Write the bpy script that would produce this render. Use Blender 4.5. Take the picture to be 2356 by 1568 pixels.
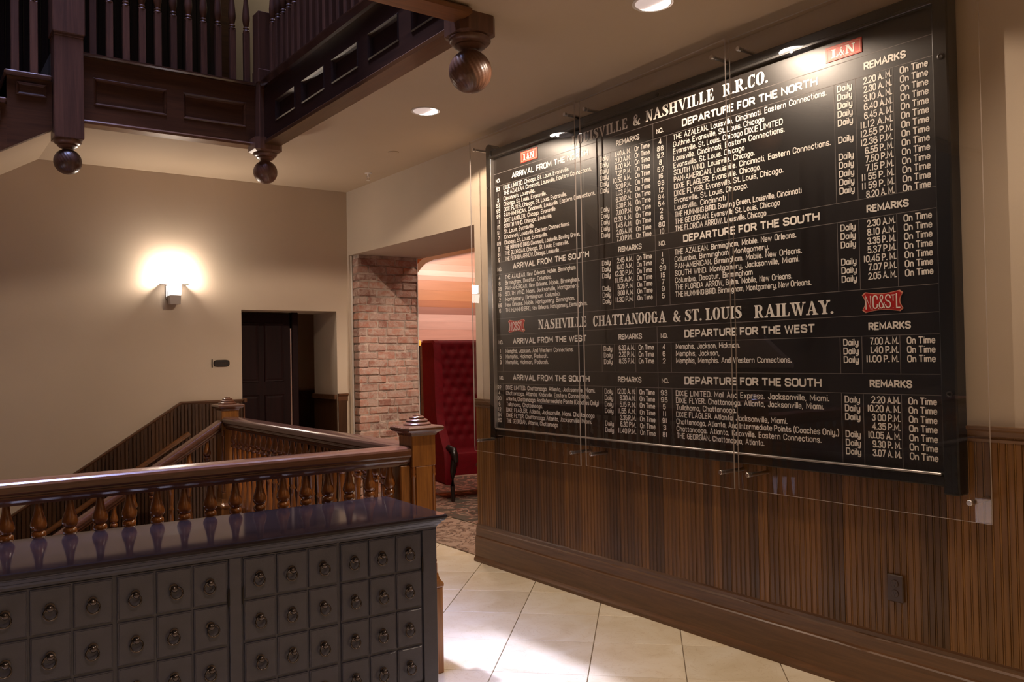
import bpy, math, random
from mathutils import Vector, Matrix
PI = math.pi
scene = bpy.context.scene
for o in list(bpy.data.objects):
    bpy.data.objects.remove(o)
random.seed(11)

# ------------------------------------------------------------------ camera
CAM_H = 1.5
F_PX = 1935.0
YAW = math.atan(1414 / 1935.0)
PITCH = math.radians(1.02)
ROLL = 0.018
fw0 = Vector((math.sin(YAW), math.cos(YAW), 0)); rt0 = Vector((math.cos(YAW), -math.sin(YAW), 0)); up0 = Vector((0, 0, 1))
fwd = fw0 * math.cos(PITCH) + up0 * math.sin(PITCH)
up1 = up0 * math.cos(PITCH) - fw0 * math.sin(PITCH)
rgt = rt0 * math.cos(ROLL) - up1 * math.sin(ROLL)
upv = up1 * math.cos(ROLL) + rt0 * math.sin(ROLL)
cam = bpy.data.cameras.new('camera')
cam.sensor_width = 36.0
cam.lens = F_PX / 2356 * 36.0
cam.clip_start = 0.05
camo = bpy.data.objects.new('camera', cam)
scene.collection.objects.link(camo)
M = Matrix.Identity(4)
for i in range(3):
    M[i][0], M[i][1], M[i][2] = rgt[i], upv[i], -fwd[i]
M[2][3] = CAM_H
camo.matrix_world = M
scene.camera = camo

# ------------------------------------------------------------------ exposure, world, large lights
vs = scene.view_settings
vs.view_transform = 'Standard'
vs.look = 'None'
vs.exposure = 0.0
vs.gamma = 1.0
vs.use_curve_mapping = False
world = bpy.data.worlds.new('world')
scene.world = world
world.use_nodes = True
world.node_tree.nodes['Background'].inputs[0].default_value = (0.45, 0.55, 0.9, 1)
world.node_tree.nodes['Background'].inputs[1].default_value = 0.05
scene.cycles.sample_clamp_indirect = 4.0
scene.cycles.max_bounces = 8
scene.cycles.diffuse_bounces = 4
scene.cycles.transparent_max_bounces = 16
scene.cycles.caustics_reflective = False
scene.cycles.caustics_refractive = False

def light(name, kind, loc, power, col, rot=(0, 0, 0), **kw):
    l = bpy.data.lights.new(name, kind)
    l.energy = power
    l.color = col
    for k, v in kw.items():
        setattr(l, k, v)
    o = bpy.data.objects.new(name, l)
    scene.collection.objects.link(o)
    o.location = loc
    o.rotation_euler = rot
    return o
WARM = (1.0, 0.70, 0.44)
WARM2 = (1.0, 0.80, 0.62)
# area lamp for daylight down the stair atrium; the roof light is assumed, unseen
light('assumed_roof_light', 'AREA', (-0.15, 4.3, 8.4), 230, (0.46, 0.52, 1.0), shape='RECTANGLE', size=3.8, size_y=3.0, spread=math.radians(48))
light('floor_spot', 'SPOT', (-0.6, 4.6, 8.3), 8500, (1.0, 0.74, 0.62), (Vector((-1.45, 3.55, 0)) - Vector((-0.6, 4.6, 8.3))).to_track_quat('-Z', 'Y').to_euler(), spot_size=math.radians(11), spot_blend=.3, shadow_soft_size=.1)  # added warm spot, brightens the floor mirrored in the right acrylic sheet
# added cool spot, no window built; brightens the floor patch beside the near newel
light('floor_spot', 'SPOT', (1.2, 4.95, 8.3), 4600, (0.66, 0.70, 1.0), (Vector((2.32, 3.10, 0)) - Vector((1.2, 4.95, 8.3))).to_track_quat('-Z', 'Y').to_euler(), spot_size=math.radians(13.5), spot_blend=.9, shadow_soft_size=.12)

# ------------------------------------------------------------------ helpers
COL = scene.collection
class MB:
    """collects geometry for one mesh object"""
    def __init__(s): s.v = []; s.f = []
    def add(s, vs_, fs_, mtx=None):
        n = len(s.v)
        s.v += [tuple(mtx @ Vector(p)) if mtx is not None else tuple(p) for p in vs_]
        s.f += [tuple(n + i for i in f) for f in fs_]
        return s
    def box(s, a, b, mtx=None):
        x0, y0, z0 = a; x1, y1, z1 = b
        return s.add([(x0, y0, z0), (x1, y0, z0), (x1, y1, z0), (x0, y1, z0), (x0, y0, z1), (x1, y0, z1), (x1, y1, z1), (x0, y1, z1)],
              [(0, 3, 2, 1), (4, 5, 6, 7), (0, 1, 5, 4), (1, 2, 6, 5), (2, 3, 7, 6), (3, 0, 4, 7)], mtx)
    def cbox(s, a, b, c=0.004, mtx=None):
        """box with chamfered edges"""
        lo = [min(a[i], b[i]) for i in range(3)]; hi = [max(a[i], b[i]) for i in range(3)]
        c = min([c] + [(hi[i] - lo[i]) * 0.49 for i in range(3)])
        V = []; idx = {}
        for sx in (0, 1):
            for sy in (0, 1):
                for sz in (0, 1):
                    corner = [hi[0] if sx else lo[0], hi[1] if sy else lo[1], hi[2] if sz else lo[2]]
                    sg = [-1 if sx else 1, -1 if sy else 1, -1 if sz else 1]
                    for ax in range(3):
                        p = [corner[k] + (0 if k == ax else sg[k] * c) for k in range(3)]
                        idx[(sx, sy, sz, ax)] = len(V); V.append(p)
        Fs = []
        def q(*k): Fs.append(tuple(idx[i] for i in k))
        for sx in (0, 1):
            k = [(sx, 0, 0, 0), (sx, 1, 0, 0), (sx, 1, 1, 0), (sx, 0, 1, 0)]; q(*(k if sx else k[::-1]))
        for sy in (0, 1):
            k = [(0, sy, 0, 1), (0, sy, 1, 1), (1, sy, 1, 1), (1, sy, 0, 1)]; q(*(k if sy else k[::-1]))
        for sz in (0, 1):
            k = [(0, 0, sz, 2), (1, 0, sz, 2), (1, 1, sz, 2), (0, 1, sz, 2)]; q(*(k if sz else k[::-1]))
        for a1 in (0, 1):
            for a2 in (0, 1):
                k = [(0, a1, a2, 1), (1, a1, a2, 1), (1, a1, a2, 2), (0, a1, a2, 2)]; q(*(k if (a1 ^ a2) == 0 else k[::-1]))
                k = [(a1, 0, a2, 2), (a1, 1, a2, 2), (a1, 1, a2, 0), (a1, 0, a2, 0)]; q(*(k if (a1 ^ a2) == 0 else k[::-1]))
                k = [(a1, a2, 0, 0), (a1, a2, 1, 0), (a1, a2, 1, 1), (a1, a2, 0, 1)]; q(*(k if (a1 ^ a2) == 0 else k[::-1]))
        for sx in (0, 1):
            for sy in (0, 1):
                for sz in (0, 1):
                    k = [(sx, sy, sz, 0), (sx, sy, sz, 1), (sx, sy, sz, 2)]; q(*(k if (sx + sy + sz) % 2 else k[::-1]))
        return s.add(V, Fs, mtx)
    def lathe(s, prof, c=(0, 0, 0), n=20, mtx=None, flute=None, caps=True):
        V = []; Fs = []
        for (r, z) in prof:
            for k in range(n):
                t = 2 * PI * k / n
                rr = r * (flute(t, z) if flute else 1)
                V.append((c[0] + rr * math.cos(t), c[1] + rr * math.sin(t), c[2] + z))
        for i in range(len(prof) - 1):
            for k in range(n):
                k2 = (k + 1) % n
                Fs.append((i * n + k, i * n + k2, (i + 1) * n + k2, (i + 1) * n + k))
        m = len(V)
        if caps and prof[0][0] > 1e-5: Fs.append(tuple(range(n - 1, -1, -1)))
        if caps and prof[-1][0] > 1e-5: Fs.append(tuple((len(prof) - 1) * n + k for k in range(n)))
        return s.add(V, Fs, mtx)
    def loft(s, rings, closed=True, caps=True, mtx=None):
        n = len(rings[0]); V = [p for r in rings for p in r]; Fs = []
        for i in range(len(rings) - 1):
            for k in range(n if closed else n - 1):
                k2 = (k + 1) % n
                Fs.append((i * n + k, i * n + k2, (i + 1) * n + k2, (i + 1) * n + k))
        if caps and closed:
            Fs.append(tuple(range(n - 1, -1, -1))); Fs.append(tuple((len(rings) - 1) * n + k for k in range(n)))
        return s.add(V, Fs, mtx)
    def tube(s, pts, r, n=8, closed=False):
        pts = [Vector(p) for p in pts]; rings = []
        m = len(pts)
        for i, p in enumerate(pts):
            a = pts[(i - 1) % m] if (closed or i > 0) else p
            b = pts[(i + 1) % m] if (closed or i < m - 1) else p
            t = (b - a).normalized()
            u = t.cross(Vector((0, 0, 1)))
            if u.length < 1e-3: u = t.cross(Vector((0, 1, 0)))
            u.normalize(); w = t.cross(u)
            rr = r[i] if isinstance(r, (list, tuple)) else r
            rings.append([tuple(p + (u * math.cos(2 * PI * k / n) + w * math.sin(2 * PI * k / n)) * rr) for k in range(n)])
        if closed: rings.append(rings[0])
        return s.loft(rings, caps=not closed)
    def mesh(s, name, mat=None, smooth=None):
        me = bpy.data.meshes.new(name)
        me.from_pydata(s.v, [], s.f)
        if smooth is not None:
            me.shade_smooth(); me.set_sharp_from_angle(angle=math.radians(smooth))
        if mat: me.materials.append(mat)
        me.update()
        return me
    def obj(s, name, mat, parent=None, smooth=None, loc=None, rot=None, **props):
        return ob(name, s.mesh(name, mat, smooth), parent, loc, rot, **props)
def ob(name, data, parent=None, loc=None, rot=None, **props):
    o = bpy.data.objects.new(name, data)
    COL.objects.link(o)
    if parent is not None: o.parent = parent
    if loc is not None: o.location = loc
    if rot is not None: o.rotation_euler = rot
    for k, v in props.items(): o[k] = v
    return o
def thing(name, loc, label, category, group=None, rot=None):
    o = ob(name, None, None, loc, rot, label=label, category=category)
    o.empty_display_size = 0.1
    if group: o['group'] = group
    return o
def copy_tree(o, parent=None, **props):
    c = o.copy(); COL.objects.link(c); c.parent = parent
    for k, v in props.items(): c[k] = v
    for ch in list(o.children): copy_tree(ch, c)
    return c
def X(*a): return Matrix.Translation(a)
def frame_mtx(origin, ax, az):
    """matrix that maps local x -> ax, local z -> az"""
    ax = Vector(ax).normalized(); az = Vector(az).normalized(); ay = az.cross(ax)
    m = Matrix.Identity(4)
    for i in range(3): m[i][0], m[i][1], m[i][2], m[i][3] = ax[i], ay[i], az[i], origin[i]
    return m
def sweep(prof, p0, p1, mtx=None, side=None):
    """extrude closed profile [(n, z)] from p0 to p1; n is measured along 'side'"""
    p0 = Vector(p0); p1 = Vector(p1); d = (p1 - p0).normalized()
    side = Vector(side) if side is not None else Vector((d.y, -d.x, 0)).normalized()
    rings = [[tuple(p + side * n + Vector((0, 0, z))) for (n, z) in prof] for p in (p0, p1)]
    b = MB(); b.loft(rings); return b

# ------------------------------------------------------------------ materials
def new_mat(name):
    m = bpy.data.materials.new(name); m.use_nodes = True
    nt = m.node_tree; b = nt.nodes['Principled BSDF']
    return m, nt, b
def N(nt, t, **kw):
    n = nt.nodes.new(t)
    for k, v in kw.items():
        if k.startswith('i_'):
            n.inputs[k[2:].replace('_', ' ')].default_value = v
        else: setattr(n, k, v)
    return n
def ramp(nt, stops):
    r = nt.nodes.new('ShaderNodeValToRGB'); e = r.color_ramp.elements
    while len(e) < len(stops): e.new(0.5)
    for i, (p, c) in enumerate(stops):
        e[i].position = p; e[i].color = (c[0], c[1], c[2], 1)
    return r
def simple(name, col, rough=0.5, metal=0.0, spec=0.5, noise=0.0, nscale=8.0, bump=0.0, bscale=120.0, coat=0.0, var=0.0):
    m, nt, b = new_mat(name)
    b.inputs['Base Color'].default_value = (*col, 1); b.inputs['Roughness'].default_value = rough
    b.inputs['Metallic'].default_value = metal; b.inputs['Specular IOR Level'].default_value = spec
    b.inputs['Coat Weight'].default_value = coat; b.inputs['Coat Roughness'].default_value = 0.12
    L = nt.links
    tc = N(nt, 'ShaderNodeTexCoord')
    src = None
    if noise > 0:
        nz = N(nt, 'ShaderNodeTexNoise'); nz.inputs['Scale'].default_value = nscale; nz.inputs['Detail'].default_value = 4
        L.new(tc.outputs['Object'], nz.inputs['Vector'])
        rp = ramp(nt, [(0.3, [c * (1 - noise) for c in col]), (0.7, [min(1, c * (1 + noise)) for c in col])])
        L.new(nz.outputs['Fac'], rp.inputs['Fac']); L.new(rp.outputs['Color'], b.inputs['Base Color']); src = rp.outputs['Color']
    if var > 0:
        oi = N(nt, 'ShaderNodeObjectInfo'); hs = N(nt, 'ShaderNodeHueSaturation')
        mr = N(nt, 'ShaderNodeMapRange'); mr.inputs['To Min'].default_value = 1 - var; mr.inputs['To Max'].default_value = 1 + var
        L.new(oi.outputs['Random'], mr.inputs['Value']); L.new(mr.outputs['Result'], hs.inputs['Value'])
        if src: L.new(src, hs.inputs['Color'])
        else: hs.inputs['Color'].default_value = (*col, 1)
        L.new(hs.outputs['Color'], b.inputs['Base Color'])
    if bump > 0:
        n2 = N(nt, 'ShaderNodeTexNoise'); n2.inputs['Scale'].default_value = bscale; n2.inputs['Detail'].default_value = 3
        L.new(tc.outputs['Object'], n2.inputs['Vector'])
        bp = N(nt, 'ShaderNodeBump'); bp.inputs['Strength'].default_value = bump; bp.inputs['Distance'].default_value = 0.01
        L.new(n2.outputs['Fac'], bp.inputs['Height']); L.new(bp.outputs['Normal'], b.inputs['Normal'])
    return m
def wood(name, dark, lite, axis=2, rough=0.3, coat=0.3, scale=9.0, var=0.18, stretch=0.06, spec=0.5, bump=0.025):
    m, nt, b = new_mat(name); L = nt.links
    tc = N(nt, 'ShaderNodeTexCoord'); mp = N(nt, 'ShaderNodeMapping'); oi = N(nt, 'ShaderNodeObjectInfo')
    sc = [1.0, 1.0, 1.0]; sc[axis] = stretch
    mp.inputs['Scale'].default_value = sc
    add = N(nt, 'ShaderNodeVectorMath', operation='ADD'); mul = N(nt, 'ShaderNodeVectorMath', operation='SCALE')
    cmb = N(nt, 'ShaderNodeCombineXYZ')
    for k in range(3): L.new(oi.outputs['Random'], cmb.inputs[k])
    L.new(cmb.outputs[0], mul.inputs[0]); mul.inputs['Scale'].default_value = 7.0
    L.new(tc.outputs['Object'], add.inputs[0]); L.new(mul.outputs[0], add.inputs[1]); L.new(add.outputs[0], mp.inputs['Vector'])
    nz = N(nt, 'ShaderNodeTexNoise'); nz.inputs['Scale'].default_value = scale * 5; nz.inputs['Detail'].default_value = 6; nz.inputs['Roughness'].default_value = 0.62
    nz.inputs['Distortion'].default_value = 0.6
    L.new(mp.outputs[0], nz.inputs['Vector'])
    rp = ramp(nt, [(0.28, dark), (0.5, [(dark[i] + lite[i]) / 2 for i in range(3)]), (0.72, lite)])
    L.new(nz.outputs['Fac'], rp.inputs['Fac'])
    hs = N(nt, 'ShaderNodeHueSaturation'); mr = N(nt, 'ShaderNodeMapRange')
    mr.inputs['To Min'].default_value = 1 - var; mr.inputs['To Max'].default_value = 1 + var
    L.new(oi.outputs['Random'], mr.inputs['Value']); L.new(mr.outputs['Result'], hs.inputs['Value'])
    L.new(rp.outputs['Color'], hs.inputs['Color']); L.new(hs.outputs['Color'], b.inputs['Base Color'])
    b.inputs['Roughness'].default_value = rough; b.inputs['Specular IOR Level'].default_value = spec
    b.inputs['Coat Weight'].default_value = coat; b.inputs['Coat Roughness'].default_value = 0.15
    if bump > 0:
        bp = N(nt, 'ShaderNodeBump'); bp.inputs['Strength'].default_value = bump; bp.inputs['Distance'].default_value = 0.004
        L.new(nz.outputs['Fac'], bp.inputs['Height']); L.new(bp.outputs['Normal'], b.inputs['Normal'])
    return m
def emit(name, col, strength):
    m, nt, b = new_mat(name)
    b.inputs['Base Color'].default_value = (*[min(1, c) for c in col], 1)
    b.inputs['Emission Color'].default_value = (*col, 1); b.inputs['Emission Strength'].default_value = strength
    return m

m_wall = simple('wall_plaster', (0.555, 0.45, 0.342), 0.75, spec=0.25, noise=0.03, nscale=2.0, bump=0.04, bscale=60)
m_ceil = simple('ceiling_plaster', (0.53, 0.412, 0.29), 0.8, spec=0.2, noise=0.02, nscale=2.0)
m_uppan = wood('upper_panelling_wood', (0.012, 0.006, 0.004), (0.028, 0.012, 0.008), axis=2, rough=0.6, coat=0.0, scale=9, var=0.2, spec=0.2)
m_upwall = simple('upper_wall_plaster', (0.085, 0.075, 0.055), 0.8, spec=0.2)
m_dark = simple('dark_void', (0.012, 0.010, 0.010), 0.9)
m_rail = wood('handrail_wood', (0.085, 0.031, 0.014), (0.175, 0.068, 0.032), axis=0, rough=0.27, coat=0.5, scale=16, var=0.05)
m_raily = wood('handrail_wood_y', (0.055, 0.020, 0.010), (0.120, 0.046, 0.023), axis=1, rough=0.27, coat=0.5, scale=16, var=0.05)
m_bal = wood('baluster_wood', (0.14, 0.044, 0.009), (0.32, 0.108, 0.022), axis=2, rough=0.22, coat=0.6, scale=12, var=0.25)
m_newel = wood('newel_wood', (0.16, 0.055, 0.010), (0.36, 0.140, 0.026), axis=2, rough=0.33, coat=0.3, scale=14, var=0.05)
m_upper = wood('upper_wood', (0.085, 0.038, 0.022), (0.18, 0.080, 0.045), axis=2, rough=0.36, coat=0.15, scale=8, var=0.25)
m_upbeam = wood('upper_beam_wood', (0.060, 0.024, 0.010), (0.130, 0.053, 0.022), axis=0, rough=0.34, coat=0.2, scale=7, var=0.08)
m_upbeamy_shaded = wood('upper_beam_wood_y_shaded', (0.014, 0.006, 0.004), (0.036, 0.014, 0.008), axis=1, rough=0.30, coat=0.3, scale=7, var=0.08)  # same beam wood, shade of the long beam put into its colour
m_caprail = wood('cap_rail_wood', (0.045, 0.018, 0.010), (0.10, 0.042, 0.022), axis=0, rough=0.12, coat=1.0, scale=7, var=0.05, spec=0.8)
m_gold = wood('lit_trim_wood', (0.055, 0.020, 0.006), (0.105, 0.040, 0.011), axis=1, rough=0.3, coat=0.3, scale=10, var=0.05)  # beam underside bead, light from below put into its paler colour
m_goldx = wood('lit_trim_wood_x', (0.12, 0.045, 0.014), (0.22, 0.088, 0.028), axis=0, rough=0.3, coat=0.3, scale=10, var=0.05)  # bead colour carries underside light; also plain golden wood of the wall handrail
m_plank = wood('beadboard_wood', (0.085, 0.035, 0.007), (0.190, 0.082, 0.017), axis=2, rough=0.42, coat=0.12, scale=9, var=0.42, stretch=0.03)
m_base = wood('baseboard_wood', (0.075, 0.034, 0.014), (0.150, 0.070, 0.029), axis=1, rough=0.35, coat=0.15, scale=9, var=0.05)
m_chair_rail = wood('chair_rail_wood', (0.13, 0.065, 0.028), (0.24, 0.12, 0.050), axis=1, rough=0.45, coat=0.1, scale=9, var=0.05)
m_wains = wood('dark_wainscot_wood', (0.040, 0.017, 0.006), (0.09, 0.038, 0.014), axis=2, rough=0.4, coat=0.1, scale=9, var=0.3)
m_wainsx = wood('dark_wainscot_wood_x', (0.075, 0.032, 0.014), (0.15, 0.064, 0.028), axis=0, rough=0.4, coat=0.1, scale=9, var=0.05)
m_cab = simple('cabinet_paint', (0.058, 0.056, 0.080), 0.30, spec=0.5, noise=0.08, nscale=30, bump=0.06, bscale=300)
m_cabtop = simple('cabinet_top_lacquer', (0.020, 0.013, 0.012), 0.08, spec=0.22, noise=0.2, nscale=12)
m_pull = simple('pewter_metal', (0.115, 0.095, 0.09), 0.26, metal=0.9)
m_steel = simple('brushed_steel', (0.62, 0.58, 0.55), 0.28, metal=1.0)
m_silver = simple('aluminium_strip', (0.62, 0.58, 0.54), 0.35, metal=0.8)
m_board = simple('board_paint', (0.011, 0.008, 0.0065), 0.37, spec=0.5, noise=0.25, nscale=3)
m_bframe = simple('board_frame_paint', (0.010, 0.009, 0.008), 0.30, spec=0.5)
m_text = simple('white_lettering_paint', (0.84, 0.79, 0.72), 0.42, spec=0.6, noise=0.08, nscale=40)
m_line = simple('ruled_line_paint', (0.16, 0.14, 0.13), 0.5, spec=0.3)
m_red = simple('red_emblem_paint', (0.42, 0.012, 0.010), 0.4, spec=0.4)
m_redL = simple('bright_red_emblem_paint', (0.62, 0.045, 0.022), 0.4, spec=0.4)
m_pinkline = simple('pink_outline_paint', (0.70, 0.30, 0.20), 0.5)
m_mortar = simple('mortar', (0.44, 0.35, 0.29), 0.9, spec=0.2, noise=0.35, nscale=14, bump=1.0, bscale=50)
m_tile_base = simple('grout', (0.34, 0.27, 0.20), 0.8)
m_velvet = simple('red_velvet', (0.125, 0.0010, 0.0055), 0.7, spec=0.2, noise=0.15, nscale=20)
m_velvet.node_tree.nodes['Principled BSDF'].inputs['Sheen Weight'].default_value = 0.03
m_velvet.node_tree.nodes['Principled BSDF'].inputs['Sheen Tint'].default_value = (1, 0.12, 0.10, 1)
m_black = simple('black_lacquer', (0.014, 0.010, 0.009), 0.3)
m_outlet = simple('brown_plastic', (0.055, 0.028, 0.018), 0.35)
m_white = simple('white_enamel', (0.75, 0.68, 0.62), 0.5)
m_sign = simple('dark_bronze', (0.022, 0.016, 0.014), 0.4, metal=0.3)
m_doorwood = wood('door_wood', (0.007, 0.002, 0.002), (0.016, 0.004, 0.004), axis=2, rough=0.6, spec=0.15, coat=0.0, scale=8, var=0.05)

# travertine tile
def tile_mat():
    m, nt, b = new_mat('limestone_tile'); L = nt.links
    tc = N(nt, 'ShaderNodeTexCoord'); oi = N(nt, 'ShaderNodeObjectInfo')
    cmb = N(nt, 'ShaderNodeCombineXYZ')
    for k in range(3): L.new(oi.outputs['Random'], cmb.inputs[k])
    mul = N(nt, 'ShaderNodeVectorMath', operation='SCALE'); mul.inputs['Scale'].default_value = 13.0
    add = N(nt, 'ShaderNodeVectorMath', operation='ADD')
    L.new(cmb.outputs[0], mul.inputs[0]); L.new(tc.outputs['Object'], add.inputs[0]); L.new(mul.outputs[0], add.inputs[1])
    n1 = N(nt, 'ShaderNodeTexNoise'); n1.inputs['Scale'].default_value = 3.5; n1.inputs['Detail'].default_value = 6; n1.inputs['Distortion'].default_value = 0.8
    L.new(add.outputs[0], n1.inputs['Vector'])
    r1 = ramp(nt, [(0.32, (0.68, 0.57, 0.40)), (0.5, (0.76, 0.66, 0.50)), (0.68, (0.81, 0.73, 0.59))])
    L.new(n1.outputs['Fac'], r1.inputs['Fac'])
    n2 = N(nt, 'ShaderNodeTexNoise'); n2.inputs['Scale'].default_value = 7; n2.inputs['Detail'].default_value = 8; n2.inputs['Distortion'].default_value = 2.5
    L.new(add.outputs[0], n2.inputs['Vector'])
    r2 = ramp(nt, [(0.485, (1, 1, 1)), (0.5, (0.80, 0.72, 0.62)), (0.515, (1, 1, 1))])
    L.new(n2.outputs['Fac'], r2.inputs['Fac'])
    mx = N(nt, 'ShaderNodeMix', data_type='RGBA', blend_type='MULTIPLY'); mx.inputs[0].default_value = 0.6
    L.new(r1.outputs['Color'], mx.inputs[6]); L.new(r2.outputs['Color'], mx.inputs[7])
    hs = N(nt, 'ShaderNodeHueSaturation'); mr = N(nt, 'ShaderNodeMapRange')
    mr.inputs['To Min'].default_value = 0.93; mr.inputs['To Max'].default_value = 1.07
    L.new(oi.outputs['Random'], mr.inputs['Value']); L.new(mr.outputs['Result'], hs.inputs['Value'])
    L.new(mx.outputs[2], hs.inputs['Color']); L.new(hs.outputs['Color'], b.inputs['Base Color'])
    b.inputs['Roughness'].default_value = 0.34; b.inputs['Specular IOR Level'].default_value = 0.45
    return m
m_tile = tile_mat()
def brick_mat():
    m, nt, b = new_mat('old_brick'); L = nt.links
    tc = N(nt, 'ShaderNodeTexCoord'); oi = N(nt, 'ShaderNodeObjectInfo')
    rp = ramp(nt, [(0.0, (0.22, 0.11, 0.085)), (0.18, (0.38, 0.16, 0.11)), (0.45, (0.44, 0.22, 0.16)), (0.7, (0.34, 0.20, 0.16)), (0.88, (0.50, 0.19, 0.10)), (1.0, (0.28, 0.19, 0.165))])
    L.new(oi.outputs['Random'], rp.inputs['Fac'])
    n1 = N(nt, 'ShaderNodeTexNoise'); n1.inputs['Scale'].default_value = 14; n1.inputs['Detail'].default_value = 10; n1.inputs['Roughness'].default_value = .7; n1.inputs['Distortion'].default_value = 1.0
    L.new(tc.outputs['Object'], n1.inputs['Vector'])
    r2 = ramp(nt, [(0.41, (0, 0, 0)), (0.58, (0.9, 0.9, 0.9))]); L.new(n1.outputs['Fac'], r2.inputs['Fac'])
    mx = N(nt, 'ShaderNodeMix', data_type='RGBA'); L.new(r2.outputs['Color'], mx.inputs[0])
    L.new(rp.outputs['Color'], mx.inputs[6]); mx.inputs[7].default_value = (0.46, 0.34, 0.28, 1)
    L.new(mx.outputs[2], b.inputs['Base Color']); b.inputs['Roughness'].default_value = 0.85
    n2 = N(nt, 'ShaderNodeTexNoise'); n2.inputs['Scale'].default_value = 60; n2.inputs['Detail'].default_value = 5
    L.new(tc.outputs['Object'], n2.inputs['Vector'])
    bp = N(nt, 'ShaderNodeBump'); bp.inputs['Strength'].default_value = 0.8; bp.inputs['Distance'].default_value = 0.006
    L.new(n2.outputs['Fac'], bp.inputs['Height']); L.new(bp.outputs['Normal'], b.inputs['Normal'])
    return m
m_brick = brick_mat()
def rug_mat(name, c1, c2, c3, scale):
    m, nt, b = new_mat(name); L = nt.links
    tc = N(nt, 'ShaderNodeTexCoord')
    v = N(nt, 'ShaderNodeTexVoronoi'); v.inputs['Scale'].default_value = scale; L.new(tc.outputs['Object'], v.inputs['Vector'])
    n1 = N(nt, 'ShaderNodeTexNoise'); n1.inputs['Scale'].default_value = scale * 1.6; n1.inputs['Detail'].default_value = 4; n1.inputs['Distortion'].default_value = 1.5
    L.new(tc.outputs['Object'], n1.inputs['Vector'])
    r = ramp(nt, [(0.42, c1), (0.56, c2), (0.60, c3), (0.66, c1)])
    mth = N(nt, 'ShaderNodeMath', operation='MULTIPLY_ADD'); L.new(v.outputs['Distance'], mth.inputs[0]); mth.inputs[1].default_value = 0.25
    L.new(n1.outputs['Fac'], mth.inputs[2]); L.new(mth.outputs[0], r.inputs['Fac'])
    L.new(r.outputs['Color'], b.inputs['Base Color']); b.inputs['Roughness'].default_value = 0.95
    return m
m_rug1 = rug_mat('tan_rug', (0.40, 0.29, 0.22), (0.32, 0.21, 0.15), (0.09, 0.05, 0.035), 4.5)
m_rug2 = rug_mat('patterned_rug', (0.10, 0.085, 0.065), (0.40, 0.27, 0.20), (0.16, 0.07, 0.05), 4)
def glass_mat():
    m = bpy.data.materials.new('clear_acrylic'); m.use_nodes = True; nt = m.node_tree; L = nt.links
    nt.nodes.clear()
    out = N(nt, 'ShaderNodeOutputMaterial'); tr = N(nt, 'ShaderNodeBsdfTransparent'); gl = N(nt, 'ShaderNodeBsdfGlossy')
    tr.inputs['Color'].default_value = (0.985, 0.98, 0.975, 1)
    gl.inputs['Roughness'].default_value = 0.0
    fr = N(nt, 'ShaderNodeFresnel'); fr.inputs['IOR'].default_value = 1.49
    ge = N(nt, 'ShaderNodeNewGeometry'); sub = N(nt, 'ShaderNodeMath', operation='SUBTRACT'); sub.inputs[0].default_value = 1.0
    L.new(ge.outputs['Backfacing'], sub.inputs[1])
    mu = N(nt, 'ShaderNodeMath', operation='MULTIPLY'); L.new(fr.outputs[0], mu.inputs[0]); L.new(sub.outputs[0], mu.inputs[1])
    m2 = N(nt, 'ShaderNodeMath', operation='MULTIPLY'); m2.inputs[1].default_value = 1.75; m2.use_clamp = True
    L.new(mu.outputs[0], m2.inputs[0])
    mx = N(nt, 'ShaderNodeMixShader'); L.new(m2.outputs[0], mx.inputs[0]); L.new(tr.outputs[0], mx.inputs[1]); L.new(gl.outputs[0], mx.inputs[2])
    L.new(mx.outputs[0], out.inputs['Surface'])
    return m
m_glass = glass_mat()
m_glass_edge = simple('acrylic_edge', (0.42, 0.36, 0.33), 0.3, spec=0.6)
m_frost = emit('frosted_lamp_glass', (1.0, 0.90, 0.82), 6.0)
m_bulb = emit('bright_lamp_glass', (1.0, 0.86, 0.73), 270.0)
m_baffle = emit('lit_lamp_reflector', (0.62, 0.50, 0.46), 0.75)
m_lampdisc = emit('lamp_glow', (1.0, 0.93, 0.86), 30.0)
m_archwood = simple('arch_timber', (0.085, 0.032, 0.006), 0.6, spec=0.2)
m_orange = simple('orange_lounge_paint', (0.75, 0.13, 0.02), 0.6)

# ------------------------------------------------------------------ room shell
WX = 3.47       # plaster plane of the board wall
BY = 7.39       # back wall plane
CZ = 3.09       # ceiling
def struct(name, b, mat, parent=None, **kw):
    o = b.obj(name, mat, parent, **kw)
    if parent is None: o['kind'] = 'structure'
    return o
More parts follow.
